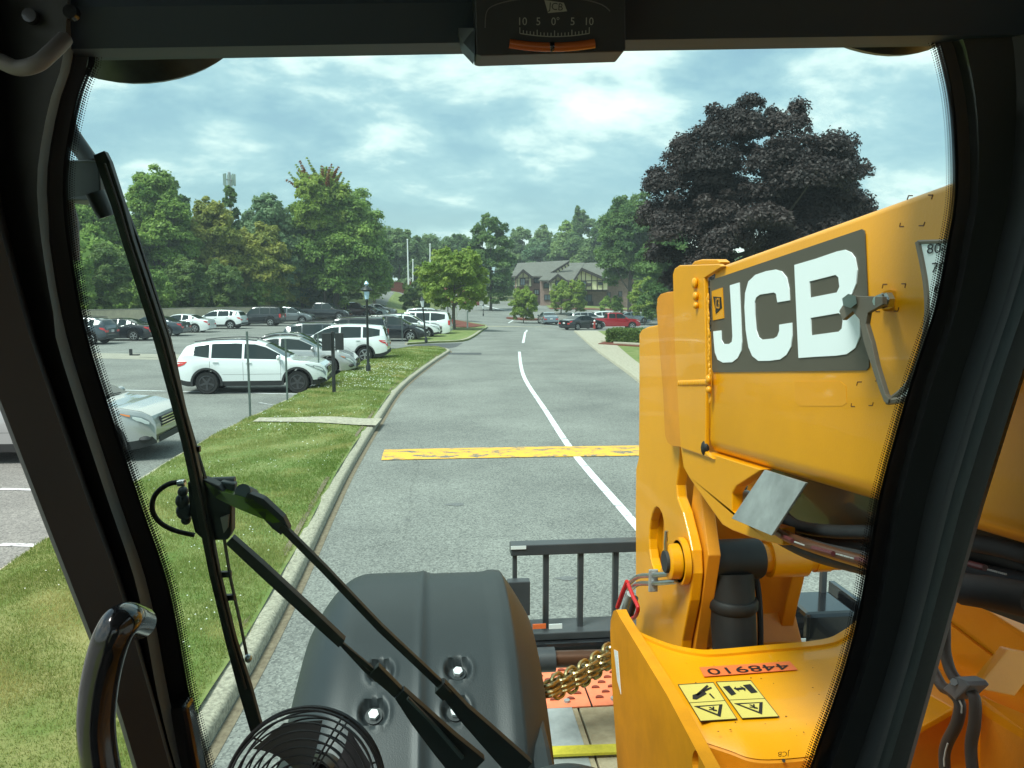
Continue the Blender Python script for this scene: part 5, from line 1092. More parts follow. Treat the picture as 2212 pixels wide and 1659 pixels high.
# boom decals
dx = BX-.0025
PAN = plateX('logo_panel', [(1533, 606), (1861, 495), (1866, 498), (1868, 506), (1872, 600), (1877, 700), (1877, 793), (1871, 800), (1541, 804), (1538, 798)], dx, .002, DECAL, BOOM, bevel=0)
zc = lambda L_: [(1474.7+x/3, 553+y/3) for x, y in L_]
J_ = zc([(305, 190), (365, 172), (374, 370), (382, 560), (378, 615), (355, 662), (320, 688), (260, 691), (226, 672), (208, 625), (202, 560), (197, 488), (247, 482), (250, 545), (265, 570), (300, 570), (318, 555), (322, 520), (314, 350)])
C_ = zc([(692, 287), (688, 215), (672, 140), (640, 100), (600, 88), (540, 98), (470, 122), (425, 165), (404, 240), (400, 330), (408, 480), (425, 590), (450, 648), (490, 680), (560, 679), (630, 670), (672, 640), (700, 590), (708, 520), (706, 432), (625, 445), (625, 485), (612, 520), (590, 534), (512, 542), (490, 525), (475, 480), (467, 385), (466, 300), (476, 268), (500, 250), (590, 236), (604, 245), (613, 300)])
B_ = zc([(723, 58), (860, 18), (1000, -30), (1050, -40), (1090, -22), (1115, 12), (1130, 90), (1122, 180), (1095, 245), (1055, 285), (1080, 315), (1125, 355), (1146, 430), (1147, 520), (1118, 595), (1062, 636), (990, 646), (860, 653), (750, 661), (736, 360)])
H1, H2 = zc([(820, 165), (990, 122), (1008, 138), (1015, 200), (998, 236), (825, 270)]), zc([(828, 401), (1010, 370), (1030, 385), (1036, 420), (1030, 470), (1010, 490), (832, 514)])
for q, h in ((J_, []), (C_, []), (B_, [H1, H2])): plateX('letter', q, dx-.002, .002, DWHITE, BOOM, h, bevel=0)
plateX('badge', zc([(188, 228), (255, 205), (265, 403), (195, 417)]), dx-.002, .002, JY, BOOM, bevel=0); plateX('badge_mark', zc([(196, 262), (246, 266), (252, 335), (214, 374)]), dx-.0035, .0015, DBLK, BOOM, bevel=0)
a, b = onX(*zc([(200, 300)])[0], dx-.005), onX(*zc([(252, 300)])[0], dx-.005); text('JCB', 'badge_text', .030, frame_m((a+b)/2-Vector((0, 0, .004)), Vector((0, -1, 0)), Vector((0, .12, 1))) @ Matrix.Diagonal((.75, 1.35, 1, 1)), JY, BOOM)
dx = BX-.0006
MB().slab([onX(1716, 824, dx), onX(1815, 824, dx), onX(1827, 834, dx), onX(1829, 870, dx), onX(1820, 877, dx), onX(1728, 877, dx), onX(1718, 868, dx)], (.002, 0, 0)).build('patch', mat('yellow_patch', (.72, .285, .002), .45, coat=.1), BOOM)
cm = MB()
z1 = lambda x, y: (1781.9+x*.16667, 307.2+y*.16667)
def corner(p, d1, d2):
    for d in (d1, d2):
        a = onX(p[0], p[1], dx); b = onX(p[0]+d[0], p[1]+d[1], dx); n = Vector((0, (b-a).z, -(b-a).y)).normalized()*.0009; cm.slab([a-n, b-n, b+n, a+n], (.001, 0, 0))
for p, d1, d2 in ((z1(1080, 693), (9, 0), (-3, 9)), (z1(1395, 685), (-10, 0), (-3, 9)), (z1(965, 1092), (9, 0), (2, -8)), (z1(1275, 1082), (-10, 0), (3, -8)),
                  ((1907, 614), (9, 0), (-2, 9)), ((1956, 613), (-9, 0), (-2, 9)), ((1891, 673), (9, 0), (2, -7)), ((1939, 672), (-9, 0), (2, -8)), ((1852, 825), (9, 0), (-2, 8)), ((1897, 823), (-7, 0), (-1, 7)), ((1838, 878), (8, 0), (1, -7)), ((1884, 876), (-8, 0), (2, -7))): corner(p, d1, d2)
o = cm.build('corner_mark', mat('mark_brown', (.12, .035, .005), .5), BOOM); o['kind'] = 'stuff'
# boom angle dial and pointer
AXD = BX-.075
dial = crown2([(1984, 523), (1994, 570), (2002, 620), (2004, 680), (1996, 740), (1982, 790), (1958, 835), (1918, 868)], 5)
D0 = plateX('angle_dial', dial+[(1945, 867), (2040, 850), (2140, 700), (2150, 600), (2120, 521)], AXD, .006, DWHITE, TH, bevel=0)
MB().tube([onX(px, py, AXD) for px, py in dial], .0045, 8).build('dial_rim', GREYM, D0, True); MB().tube([onX(1984, 523, AXD), onX(2100, 520, AXD)], .003, 6).build('dial_edge', GREYM, D0, True); MB().tube([onX(1918, 868, AXD-.003), onX(1960, 862, AXD-.003)], .005, 6).build('dial_edge', GREYM, D0, True)
for s_, px, py in (('80', 2017, 538), ('70', 2027, 579), ('60', 2032, 624)):
    text(s_, 'dial_number', .0165, frame_m(onX(px, py, AXD-.0015), Vector((0, -1, 0)), Vector((0, 0, 1))) @ Matrix.Diagonal((1.9, 1.15, 1, 1)), DBLK, D0)
tk = MB()
for py in range(538, 840, 15): px = np.interp(py, [538, 580, 626, 680, 740, 840], [2039, 2046, 2052, 2052, 2044, 1990]); a = onX(px, py, AXD-.0015); tk.box(a, (.0006, .012 if (py-538) % 45 == 0 else .007, .0013))
o = tk.build('dial_tick', DBLK, D0); o['kind'] = 'stuff'
PX_ = BX-.085
PT = plateX('pointer', [(1826, 650), (1842, 639), (1905, 641), (1906, 658), (1888, 668), (1874, 676), (1870, 700), (1882, 740), (1893, 790), (1912, 852), (1920, 862), (1918, 871), (1909, 868), (1898, 840), (1880, 785), (1864, 735), (1856, 690), (1847, 680), (1842, 673), (1820, 692), (1812, 672)], PX_, .008, GREYM, TH, bevel=.001)
MB().cyl(onX(1835, 650, PX_-.012), onX(1835, 650, PX_+.08), .0115, n=6).build('bolt', STEEL, PT); MB().cyl(onX(1898, 650, PX_+.004), onX(1918, 650, BX-.0), .009, n=10).build('stud', STEEL, PT, True)
for px in (1903, 1911): MB().cyl(onX(px, 650, PX_+.02), onX(px, 650, PX_+.02)+Vector((.009, 0, 0)), .013, n=6).build('nut', STEEL, PT)
MB().cyl(onX(1921, 650, BX-.001), onX(1921, 650, BX-.008), .018, n=14).build('stud_base', JY, PT, True)
# under-boom guard, bracket and hoses
MB().slab([onX(1651, 1015, BX+.0), onX(1740, 1043, BX+.0), onX(1666, 1157, BX-.05), onX(1580, 1120, BX-.05)], (.006, 0, 0)).build('hose_guard', mat('guard_steel', (.26, .27, .26), .5, .3, var=.2, scale=14), TH, bevel=.001)
GRD = mat('guard_brown', (.05, .035, .014), .35, coat=.5)
MB().slab([onX(1640, 1000, BX+.16), onX(2400, 1220, BX+.16), onX(2400, 1420, BX+.16), (onX(1860, 1215, BX+.16)), onX(1690, 1150, BX+.16)], (.01, 0, 0)).build('under_guard', GRD, TH)
for i, (px, py, r_) in enumerate(((1600, 1050, .02), (1612, 1072, .018), (1598, 1090, .016))): MB().ell(onX(px, py, BX+.12), (r_,)*3, 12, 8).build('hose_fitting', GALV if i else DGREY, TH, True)
HO = [([(1655, 1125), (1690, 1158), (1760, 1190), (1860, 1215), (2100, 1272), (2230, 1300)], .022, RUB, .04), ([(1680, 1100), (1720, 1135), (1800, 1148), (1885, 1150), (2100, 1172), (2230, 1200)], .014, RUB, .07), ([(1700, 1130), (1760, 1165), (1890, 1190), (2110, 1235), (2240, 1262)], .014, RUB, .10), ([(1640, 1100), (1675, 1142), (1720, 1168), (1800, 1195), (1880, 1218)], .012, BROWNR, .0), ([(2080, 1272), (2150, 1282), (2240, 1300)], .022, RUB, -.02), ([(1800, 1170), (1890, 1178), (2110, 1195), (2240, 1230)], .018, CYL, .12)]
for pts, r_, m_, ox in HO:
    h = MB().tube(spline([onX(px, py, BX+ox) for px, py in pts], 6), r_, 12).build('hydraulic_hose', m_, TH, True)
hb = mat('hose_band_red', (.085, .018, .02), .5)
for pts in (((1756, 1184), (1800, 1196)), ((1850, 1208), (1880, 1216)), ((1690, 1158), (1712, 1168)), ((2095, 1218), (2128, 1227))): MB().tube([onX(px, py, BX-.018 if px < 2000 else BX+.04) for px, py in pts], .005, 8).build('hose_print', hb, TH, True)
for pts in (((1806, 1196), (1846, 1207)), ((1716, 1170), (1738, 1178)), ((2134, 1230), (2175, 1241))):
    q = [onX(px, py, BX-.027 if px < 2000 else BX+.03) for px, py in pts]; hm_ = MB()
    for k in range(9):
        a_, b_ = q[0].lerp(q[1], (k+.1)/9), q[0].lerp(q[1], (k+random.uniform(.45, .85))/9); hm_.tube([a_, b_], .0016, 4)
    o = hm_.build('hose_lettering', mat('print_grey', (.4, .4, .38), .6), TH); o['kind'] = 'stuff'
# pipes with red clamp at the goose neck
for dy in (0, 20):
    q = spline([onX(1455, 1213+dy+14, .70), onX(1420, 1243+dy-4 if dy == 0 else 1259, .70), onX(1385, 1247+dy*.7, .69), onX(1362, 1258+dy*.8, .68), onX(1352, 1270+dy*.9, .68)], 5)
    MB().tube([onX(1460, 1238+dy*.9, .74), onX(1412, 1243+dy*.85, .70)]+[onX(px, py, .70) for px, py in crown2([(1405, 1243+dy*.85), (1380, 1245+dy*.8), (1364, 1256+dy*.8), (1354, 1270+dy*.9)], 4)], .0085, 10).build('steel_pipe', STEEL, TH, True)
MB().box(onX(1411, 1254, .70), (.030, .010, .075)).build('pipe_bracket', GALV, TH, bevel=.002)
MB().tube([onX(1355, 1256, .69), onX(1345, 1280, .68), onX(1334, 1312, .67)], .009, 8).build('coupling_lever', REDP, TH, True); MB().tube(spline([onX(1357, 1262, .68), onX(1368, 1290, .68), onX(1378, 1312, .68), onX(1372, 1332, .68), onX(1358, 1338, .68), onX(1352, 1330, .68)], 4), .007, 8).build('coupling_lever', REDP, TH, True)
MB().cyl(onX(1362, 1282, .70), onX(1346, 1330, .70), .014, n=12).build('coupling', GALV, TH, True); MB().cyl(onX(1372, 1292, .70), onX(1360, 1335, .70), .012, n=12).build('coupling', RUB, TH, True)
# side frame seen through the right window
SX = 1.0
MB().slab([onX(1976, 1300, 1.2), onX(2107, 1302, 1.2), onX(2260, 1410, 1.2), onX(2260, 1760, 1.2), onX(1900, 1760, 1.2)], (.02, 0, 0)).build('side_frame', JY, TH)
MB().slab([onX(2100, 1306, 1.17), onX(2108, 1302, 1.17), onX(2260, 1398, 1.17), onX(2260, 1412, 1.17)], (.03, 0, .004)).build('frame_flange', JY, TH, bevel=.002)
q = [onX(2160, 1395, 1.1), onX(2178, 1402, 1.1), onX(2108, 1488, 1.0), onX(2094, 1475, 1.0)]; MB().slab(q, (.08, 0, -.02)).build('frame_rib', JY, TH, bevel=.003)
q = [onX(1955, 1470, .98), onX(1980, 1415, 1.15), onX(2110, 1490, 1.15), onX(2060, 1530, 1.0), onX(1980, 1575, .93), onX(1930, 1600, .90)]; MB().slab(q, (0, 0, -.015)).build('shelf_plate', JY, TH, bevel=.003)
q = [onX(2114, 1500, 1.12), onX(2260, 1560, .95), onX(2260, 1610, .95), onX(2118, 1520, 1.1)]; MB().slab(q, (0, 0, -.02)).build('cross_ledge', JY, TH, bevel=.003)
MB().slab([onX(1900, 1625, .9), onX(2105, 1500, 1.13), onX(2105, 1760, 1.05), onX(1900, 1780, .85)], (.02, .02, 0)).build('frame_web', JYD, TH, bevel=.002); MB().slab([onX(2118, 1512, 1.11), onX(2270, 1600, .95), onX(2270, 1790, .9), onX(2118, 1790, 1.05)], (.02, .02, 0)).build('frame_web', JYD, TH, bevel=.002)
MB().slab([onX(2040, 1340, 1.19), onX(2145, 1420, 1.19), onX(2140, 1428, 1.19), onX(2038, 1348, 1.19)], (.008, 0, 0)).build('weld_seam', JY, TH)
zz = lambda L_, x: [onX(1904.8+.1852*a, 1351.8+.1852*b, x) for a, b in L_]
for L_ in ([(735, -60), (735, 120), (740, 300), (790, 500), (860, 620), (960, 700), (1050, 790), (1090, 900), (1080, 1150), (1040, 1400), (1060, 1700)], [(520, 330), (600, 520), (700, 700), (800, 760), (885, 850), (912, 960), (870, 1150), (770, 1350), (730, 1500), (740, 1720)]):
    MB().tube(spline(zz(L_, .86), 5), .0095, 12).build('hydraulic_hose', mat('hose_grey', (.06, .045, .035), .6), TH, True)
q = zz([(700, 740), (860, 590), (990, 650), (1030, 700), (850, 870), (800, 820)], .845); MB().slab(q, (.035, 0, 0)).build('hose_clamp', mat('clamp_grey', (.13, .13, .13), .5), TH, bevel=.003); MB().cyl(zz([(840, 655)], .84)[0], zz([(840, 655)], .85)[0], .006, n=6).build('clamp_bolt', STEEL, TH)
hl = MB(); 
for L_ in ([(905, 870), (935, 940), (930, 1020)], [(770, 1370), (745, 1450), (725, 1560), (728, 1640)]): hl.tube(zz([(a, b) for a, b in L_], .8508), .0014, 4)
hl.build('hose_lettering', CAPS, TH)
# mudguard over the front left wheel, and the wheel
def fender():
    yc, zc_, R0 = 2.0, 1.53, .775; xc, hw_ = -.045, .30; vs = []; fs = []; NA, NX = 250, 150
    bolts = [(820, 1450), (988, 1448), (805, 1535), (985, 1531)]; BP = []
    for i in range(NA+1):
        an = R(-14+192*i/NA)
        for j in range(NX+1):
            u = -1+2*j/NX; x = xc+hw_*math.copysign(abs(u)**1.0, u)
            e = max(0, abs(u)-(.66 if u > 0 else .50))/(.34 if u > 0 else .50); drop = (.12*(.3*e*e+.7*max(0, e-.3)/.7)) if u > 0 else .13*e**2.3
            r_ = R0-drop
            w_ = hw_*(1.0+.10*sm((math.degrees(an)-100)/60) if u < 0 else 1.0)
            x = xc+w_*u
            r_ += .006*math.exp(-((x-xc-.005)/.012)**2)-.006*sm((u+.02)/.06)*(1-sm((u-.55)/.15))
            p = Vector((x, yc+r_*math.cos(an)*1.0, zc_+r_*math.sin(an)))
            vs.append(p)
    for px, py in bolts:
        d = Vector(ray(px, py)); best = min(vs, key=lambda p: ((p-Vector((0, 0, EYE))).normalized()-d.normalized()).length if p.z > zc_+.2 else 9); BP.append(best.copy())
    out = []
    for p in vs:
        c = Vector((p.x, yc, zc_)); n = (p-c); rr_ = n.length; n.normalize(); dmin = min((p-b).length for b in BP); out.append(tuple(p-n*(.020*(1-sm((dmin-.024)/.009))-.003*math.exp(-((dmin-.036)/.005)**2))))
    for i in range(NA):
        for j in range(NX): a = i*(NX+1)+j; fs.append((a, a+1, a+NX+2, a+NX+1))
    # side skirts folded inward
    mb = MB(); mb.add(out, fs); k0 = len(out)
    for side, j in ((0, 0), (1, NX)):
        base = len(mb.v); ring = [Vector(out[i*(NX+1)+j]) for i in range(NA+1)]; inn = []
        for p in ring: c = Vector((p.x, yc, zc_)); n = (p-c).normalized(); inn.append(p-n*.11+Vector((.012 if side else -.012, 0, 0)))
        mb.add(ring+inn, [(i, i+1, NA+1+i+1, NA+1+i) for i in range(NA)])
    o = mb.build('mudguard', FEND, TH, True, ang=60)
    for b in BP:
        n = (b-Vector((b.x, yc, zc_))).normalized(); s = b-n*.020
        MB().cyl(s, s+n*.004, .019, n=20).build('washer', FEND, o, True); MB().cyl(s, s+n*.014, .0115, n=6).build('bolt', mat('bolt_white', (.75, .76, .76), .4, .3), o)
    return o
FN = fender()
q = [onX(1168, 1478, .262), onX(1196, 1476, .262), onX(1200, 1500, .262), onX(1203, 1659, .262), onX(1203, 1760, .262), onX(1172, 1760, .262)]
MB().slab([(.195, 1.84, 2.14), (.195, 1.86, 1.6), (.195, 1.2, 1.6), (.195, 1.2, 2.04), (.195, 1.55, 2.12)], (.045, 0, 0)).build('mudguard_flange', FEND, TH, bevel=.012)
W_ = MB().lathe([(.30, -.18), (.52, -.19), (.60, -.15), (.61, 0), (.60, .15), (.52, .19), (.30, .18)], 36, 'X', (-.08, 2.0, DZ+.61)).build('wheel', RUB, TH, True)
for x in (1.86,): MB().lathe([(.30, -.18), (.52, -.19), (.60, -.15), (.61, 0), (.60, .15), (.52, .19), (.30, .18)], 36, 'X', (x, 2.0, DZ+.61)).build('wheel', RUB, TH, True)
for x in (-.08, 1.86): MB().lathe([(.30, -.18), (.52, -.19), (.60, -.15), (.61, 0), (.60, .15), (.52, .19), (.30, .18)], 36, 'X', (x, -1.2, DZ+.61)).build('wheel', RUB, TH, True)
MB().cyl((-.08, 2.0, DZ+.61), (1.86, 2.0, DZ+.61), .11, n=16).build('axle', JYD, TH, True)
MB().box((.9, .2, 1.75), (.62, 3.0, .42)).build('chassis', JYD, TH, bevel=.02)
# ------------------------------------------------------------------ tie-down chain
ch = thing('tie_down_chain', 'gold transport chain looped from the mudguard to the yellow chassis plate', 'chain', (.45, 2.6, 1.6))
tor = MB()
def chain_link(c, d, roll, L_=.034, W2=.019, r=.0058):
    d = d.normalized(); s = d.orthogonal().normalized(); s = Matrix.Rotation(roll, 3, d) @ s; pts = []
    for i in range(14):
        a = 2*math.pi*i/14; pts.append(c+d*(L_*math.cos(a)*.78+math.copysign(L_*.22, math.cos(a)))+s*W2*math.sin(a))
    rr = []
    for i in range(14):
        t = (pts[(i+1) % 14]-pts[i-1]).normalized(); n = (pts[i]-c).normalized(); n = (n-t*n.dot(t)).normalized(); b = t.cross(n); rr.append([pts[i]+(n*math.cos(2*math.pi*k/6)+b*math.sin(2*math.pi*k/6))*r for k in range(6)])
    mb = MB(); vs = [p for q in rr for p in q]; fs = [(i*6+j, i*6+(j+1) % 6, ((i+1) % 14)*6+(j+1) % 6, ((i+1) % 14)*6+j) for i in range(14) for j in range(6)]; mb.add(vs, fs); return mb
for (ax, ay), (bx, by), x0_, x1_ in (((1180, 1478), (1330, 1388), .31, .60), ((1182, 1492), (1334, 1402), .31, .60), ((1185, 1500), (1330, 1418), .33, .61)):
    a, b = onY(ax, ay, 2.15), onY(bx, by, 2.52); n = 11
    for i in range(n):
        u = (i+.5)/n; c = a.lerp(b, u)+Vector((0, 0, -.018*4*u*(1-u))); chain_link(c, b-a, (i % 2)*math.pi/2+.4).build('link', CHN, ch, True)

# ------------------------------------------------------------------ the cab
# left front pillar: columns (sight x, set-back) at several heights, closed behind
def pillar(name, rows, cols_m, parent=TH):
    """rows: (py, [(px, off)...]); neighbouring columns form one face each"""
    out = []
    for ci in range(len(rows[0][1])-1):
        rings = []
        for py, cs in rows:
            (xa, oa), (xb, ob) = cs[ci], cs[ci+1]; a, b = onW(xa, py, oa), onW(xb, py, ob); rings.append([a, b, onW(xb, py, ob+.045), onW(xa, py, oa+.045)])
        o = MB().rings(rings).build(name if ci == 0 else cols_m[ci][1], cols_m[ci][0], parent if ci == 0 else out[0], True, ang=60)
        out.append(o)
    return out
li = [(-260, 215), (100, 195), (150, 186), (210, 165), (320, 142), (420, 135), (560, 150), (720, 180), (900, 235), (1090, 298), (1270, 358), (1500, 402), (1659, 442), (1800, 490)]
def left_cols(py, xi):
    xo = -390+(py+150)*.385 if py < 720 else np.interp(py, [720, 870, 1130, 1395, 1520, 1700, 1900], [-58, 0, 100, 204, 252, 305, 370])
    f = xi-30 if py > 500 else xi-26; s2 = xi-62 if py > 700 else xi-55; wid = xi-xo
    return [(xo-6, -.10), (xo+3, -.11), (xo+wid*.50, -.085), (xo+wid*.56, -.050), (s2, -.055), (f-8, -.018), (f-2, .000), (xi, .003)]
edge = lambda py, T: float(np.interp(py, [p[0] for p in T], [p[1] for p in T]))
rows_y = list(range(-260, 1821, 52))
sp_l = [tuple(p)[:2] for p in spline([(a, b, 0) for a, b in li], 6)]
L_in = lambda py: float(np.interp(py, [p[0] for p in sp_l], [p[1] for p in sp_l]))
CABR = mat('cab_right', (.018, .015, .012), .5); STRIPD = mat('pillar_strip_dark', (.010, .014, .014), .55); STRIP_LIT = mat('pillar_strip', (.075, .082, .08), .5); INNR = mat('cab_inner', (.022, .022, .024), .55)  # left strip painted lighter as a lit face; right copy darker
pillar('front_pillar', [(py, left_cols(py, L_in(py))) for py in rows_y], [(CABP, 'front_pillar'), (CABB, 'pillar_trim'), (INNR, 'rubber_seal'), (BLK, 'pillar_channel'), (STRIP_LIT, 'pillar_strip'), (BLKG, 'bonding_strip'), (FRIT, 'frit_band')])
ri = [(-260, 1965), (40, 2012), (95, 2033), (160, 2050), (220, 2061), (300, 2068), (400, 2070), (460, 2065), (520, 2054), (598, 2040), (672, 2024), (730, 2005), (784, 1987), (834, 1971), (879, 1958), (950, 1938), (1012, 1921), (1094, 1902), (1300, 1866), (1410, 1840), (1500, 1812), (1600, 1776), (1659, 1755), (1800, 1690)]
sp_r = [tuple(p)[:2] for p in spline([(a, b, 0) for a, b in ri], 6)]; R_in = lambda py: float(np.interp(py, [p[0] for p in sp_r], [p[1] for p in sp_r]))
def right_cols(py, xi):
    xo = float(np.interp(py, [-260, 800, 1106, 1659, 1850], [2575, 2212, 2116, 1961, 1905])); wd = xo-xi
    return [(xi, .003), (xi+26, .0), (xi+30+wd*.05, -.012), (xi+30+wd*.30, -.02), (xi+wd*.60, -.05), (xi+wd*.68, -.06), (xi+wd*.80, -.075), (xo-3, -.13), (xo+5, -.12)]
pillar('front_pillar', [(py, right_cols(py, R_in(py))) for py in rows_y], [(FRIT, 'front_pillar'), (BLKG, 'bonding_strip'), (STRIPD, 'pillar_strip'), (BLK, 'pillar_channel'), (INNR, 'rubber_seal'), (STRIPD, 'pillar_strip'), (CABR, 'pillar_trim'), (INNR, 'pillar_edge')])
# frit dots along both sides of the windscreen
fd = MB(); 
for fn, sg in ((L_in, 1), (R_in, -1)):
    py = 60.0; k = 0
    while py < 1690:
        dxdy = (fn(py+2)-fn(py-2))/4
        for j in range(6):
            q = 3.5*(1-j/6.8)**.8; off = 1.0+j*4.9; x = fn(py)+sg*off; y = py+(2.6 if j % 2 else 0)
            if q < .7: continue
            c = [onW(x+q*a, y+q*b, .004) for a, b in ((-1, -.35), (-.35, -1), (.35, -1), (1, -.35), (1, .35), (.35, 1), (-.35, 1), (-1, .35))] if 1 else 0
            fd.add(c, [tuple(range(8))])
        py += 5.2
o = fd.build('frit_dots', FRIT, TH); o['kind'] = 'stuff'
# glass
wq = [onW(L_in(py)-20, py, .006) for py in (-200, 150, 420, 900, 1400, 1800)]+[onW(R_in(py)+18, py, .006) for py in (1800, 1400, 900, 400, 100, -200)]
MB().slab(wq, (0, .006, 0)).build('windscreen', WSM, TH)
MB().slab([(-.50, -.9, 2.2), (-.50, .86, 2.1), (-.44, .70, 3.45), (-.46, -.9, 3.45)], (-.005, 0, 0)).build('side_window', SGM, TH)
MB().slab([(.66, -.9, 2.2), (.66, .80, 2.1), (.63, .66, 3.45), (.63, -.9, 3.45)], (.005, 0, 0)).build('side_window', SGM, TH)
# header, roof, rear and lower body
hp = [onW(-200, 112, -.03), onW(150, 106, -.03), onW(1000, 92, -.03), onW(1100, 90, -.03), onW(2040, 76, -.03), onW(2500, 72, -.03)]
hd = MB(); hd.rings([[p+Vector((0, .0, 0)), p+Vector((0, .05, .004)), p+Vector((0, .05, .30)), p+Vector((0, -.03, .30)), p+Vector((0, -.02, .03))] for p in hp]); hd.build('header', mat('header_trim', (.017, .032, .050), .6, var=.1, scale=3), TH, True, bevel=0, ang=30)
MB().slab([(-.75, -1.1, 3.62), (.85, -1.1, 3.62), (.80, .82, 3.58), (-.70, .82, 3.58)], (0, 0, .05)).build('roof', BLK, TH)
MB().slab([(-.75, -1.08, 1.3), (.85, -1.08, 1.3), (.85, -1.08, 3.62), (-.75, -1.08, 3.62)], (0, -.04, 0), [[(-.35, -1.08, 2.5), (.45, -1.08, 2.5), (.45, -1.08, 3.2), (-.35, -1.08, 3.2)]]).build('rear_wall', BLK, TH)
MB().box((.06, -.1, 1.5), (1.15, 1.9, .05)).build('floor', BLK, TH)
MB().slab([(-.53, -1.05, 1.5), (-.53, .95, 1.5), (-.53, .90, 2.10), (-.53, -1.05, 2.2)], (.03, 0, 0)).build('door_panel', BLK, TH); MB().slab([(.67, -1.05, 1.5), (.67, .9, 1.5), (.67, .85, 1.95), (.67, -1.05, 2.0)], (.03, 0, 0)).build('side_panel', BLK, TH)
MB().slab([(-.55, -1.05, 3.38), (-.50, .76, 3.46), (-.50, .76, 3.62), (-.55, -1.05, 3.62)], (.05, 0, 0)).build('side_header', BLK, TH); MB().slab([(.70, -1.05, 3.40), (.66, .70, 3.46), (.66, .70, 3.62), (.70, -1.05, 3.62)], (.05, 0, 0)).build('side_header', BLK, TH)
MB().box((.05, -.35, 2.0), (.5, .5, .14)).build('seat', BLK, TH, bevel=.04); MB().box((.05, -.68, 2.4), (.5, .14, .75)).build('seat_back', BLK, TH, bevel=.04)
MB().box((.07, 1.0, 1.86), (1.1, .05, .6)).build('front_panel', BLK, TH)
# loop of cable in the upper left corner and two screws in the header
MB().tube(spline([onW(-60, 112, -.16), onW(0, 132, -.16), (onW(38, 147, -.16)), onW(80, 138, -.16), onW(112, 112, -.15), onW(140, 84, -.13)], 6), .0062, 10).build('cable_loop', mat('cable_grey', (.16, .155, .15), .5), TH, True)
for px, py in ((62, 32), (150, 24)): MB().lathe([(.002, 0), (.006, .0), (.007, .006)], 12, 'Y', onW(px, py, -.062)).build('screw', BLKG, TH, True)
# inclinometer on the header
GB = mat('gauge_body', (.022, .026, .030), .5); IN = onW(1190, 60, -.09)
def gq(px, py, d=0.0): return onW(px, py, -.085+d)
g0 = MB().slab([gq(1024, -60), gq(1350, -60), gq(1352, 106), gq(1346, 111), gq(1040, 120), gq(1028, 117)], (0, .035, 0)).build('inclinometer', GB, TH, bevel=.003)
MB().slab([gq(990, 60, .03), gq(1026, 60, .0), gq(1026, 119, .0), gq(1000, 92, .03)], (0, .03, 0)).build('gauge_bracket', GB, g0)
gl = mat('gauge_print', (.30, .31, .27), .6)
arc = [(1048, 60), (1050, 30), (1062, 14), (1100, 2), (1150, -4), (1200, -6), (1260, -1), (1300, 10), (1318, 24)]
MB().tube([gq(a, b, -.001) for a, b in crown2(arc, 3)], .0006, 4).build('gauge_border', mat('gauge_line', (.12, .12, .12), .6), g0)
sc_ = lambda x: 72+7*(1-((x-1198)/75)**2)
tkm = MB(); 
for i in range(21):
    x = 1123+i*7.5; tkm.slab([gq(x-.9, sc_(x)-(8 if i % 5 else 13), -.001), gq(x+.9, sc_(x)-(8 if i % 5 else 13), -.001), gq(x+.9, sc_(x), -.001), gq(x-.9, sc_(x), -.001)], (0, .0003, 0))
o = tkm.build('gauge_tick', gl, g0); o['kind'] = 'stuff'
MB().tube([gq(x, sc_(x), -.001) for x in np.linspace(1123, 1273, 16)], .0005, 4).build('gauge_scale', gl, g0)
def gtext(s_, px, py, size): a, b = gq(px-10, py, -.0012), gq(px+10, py, -.0012); text(s_, 'gauge_number', size, frame_m((a+b)/2, b-a, gq(px, py-10)-gq(px, py+10)), gl, g0)
for s_, x in (('10', 1128), ('5', 1163), ('0\u00b0', 1200), ('5', 1237), ('10', 1272)): gtext(s_, x, 47, .0092)
MB().slab([gq(1176, 0, -.001), gq(1218, 6, -.001), (gq(1225, 24, -.001)), gq(1184, 28, -.001)], (0, .0003, 0)).build('gauge_badge', gl, g0); a, b = gq(1190, 14, -.0016), gq(1212, 16, -.0016); text('JCB', 'gauge_badge_text', .0085, frame_m((a+b)/2, b-a, gq(1200, 4)-gq(1200, 26)), GB, g0)
tb = [gq(x, 94+8*(1-((x-1192)/92)**2), -.003) for x in np.linspace(1100, 1284, 17)]; TB = MB().tube(tb, .0042, 10).build('spirit_tube', mat('tube_orange', (.42, .10, .02), .25, coat=.6), g0, True); MB().ell(gq(1192, 101, -.0035), (.004, .0046, .0046), 10, 8).build('ball', BLKG, TB, True)
# round lamps hung outside under the roof edge
DSH = mat('lamp_dark', (.030, .031, .028), .35, var=.3, scale=40)
for px, py, r_, yy in ((332, 78, .118, 1.06), (1858, 34, .112, 1.04)):
    c = onY(px, py, yy); M_ = Matrix.Rotation(R(50), 4, 'X')
    mb = MB(); prof = [(.004, -.0), (r_*.55, .003), (r_*.92, .008), (r_, .016), (r_*.96, .05), (r_*.5, .085), (.02, .09)]; rr = []
    for q, h in prof: rr.append([Vector(c)+M_ @ Vector((q*math.cos(2*math.pi*i/40), q*math.sin(2*math.pi*i/40), h)) for i in range(40)])
    o = mb.rings(rr).build('work_lamp', DSH, TH, True); MB().cyl(Vector(c)+Vector((0, .03, .03)), Vector(c)+Vector((0, -.05, .35)), .012, n=8).build('lamp_stem', BLK, o, True)
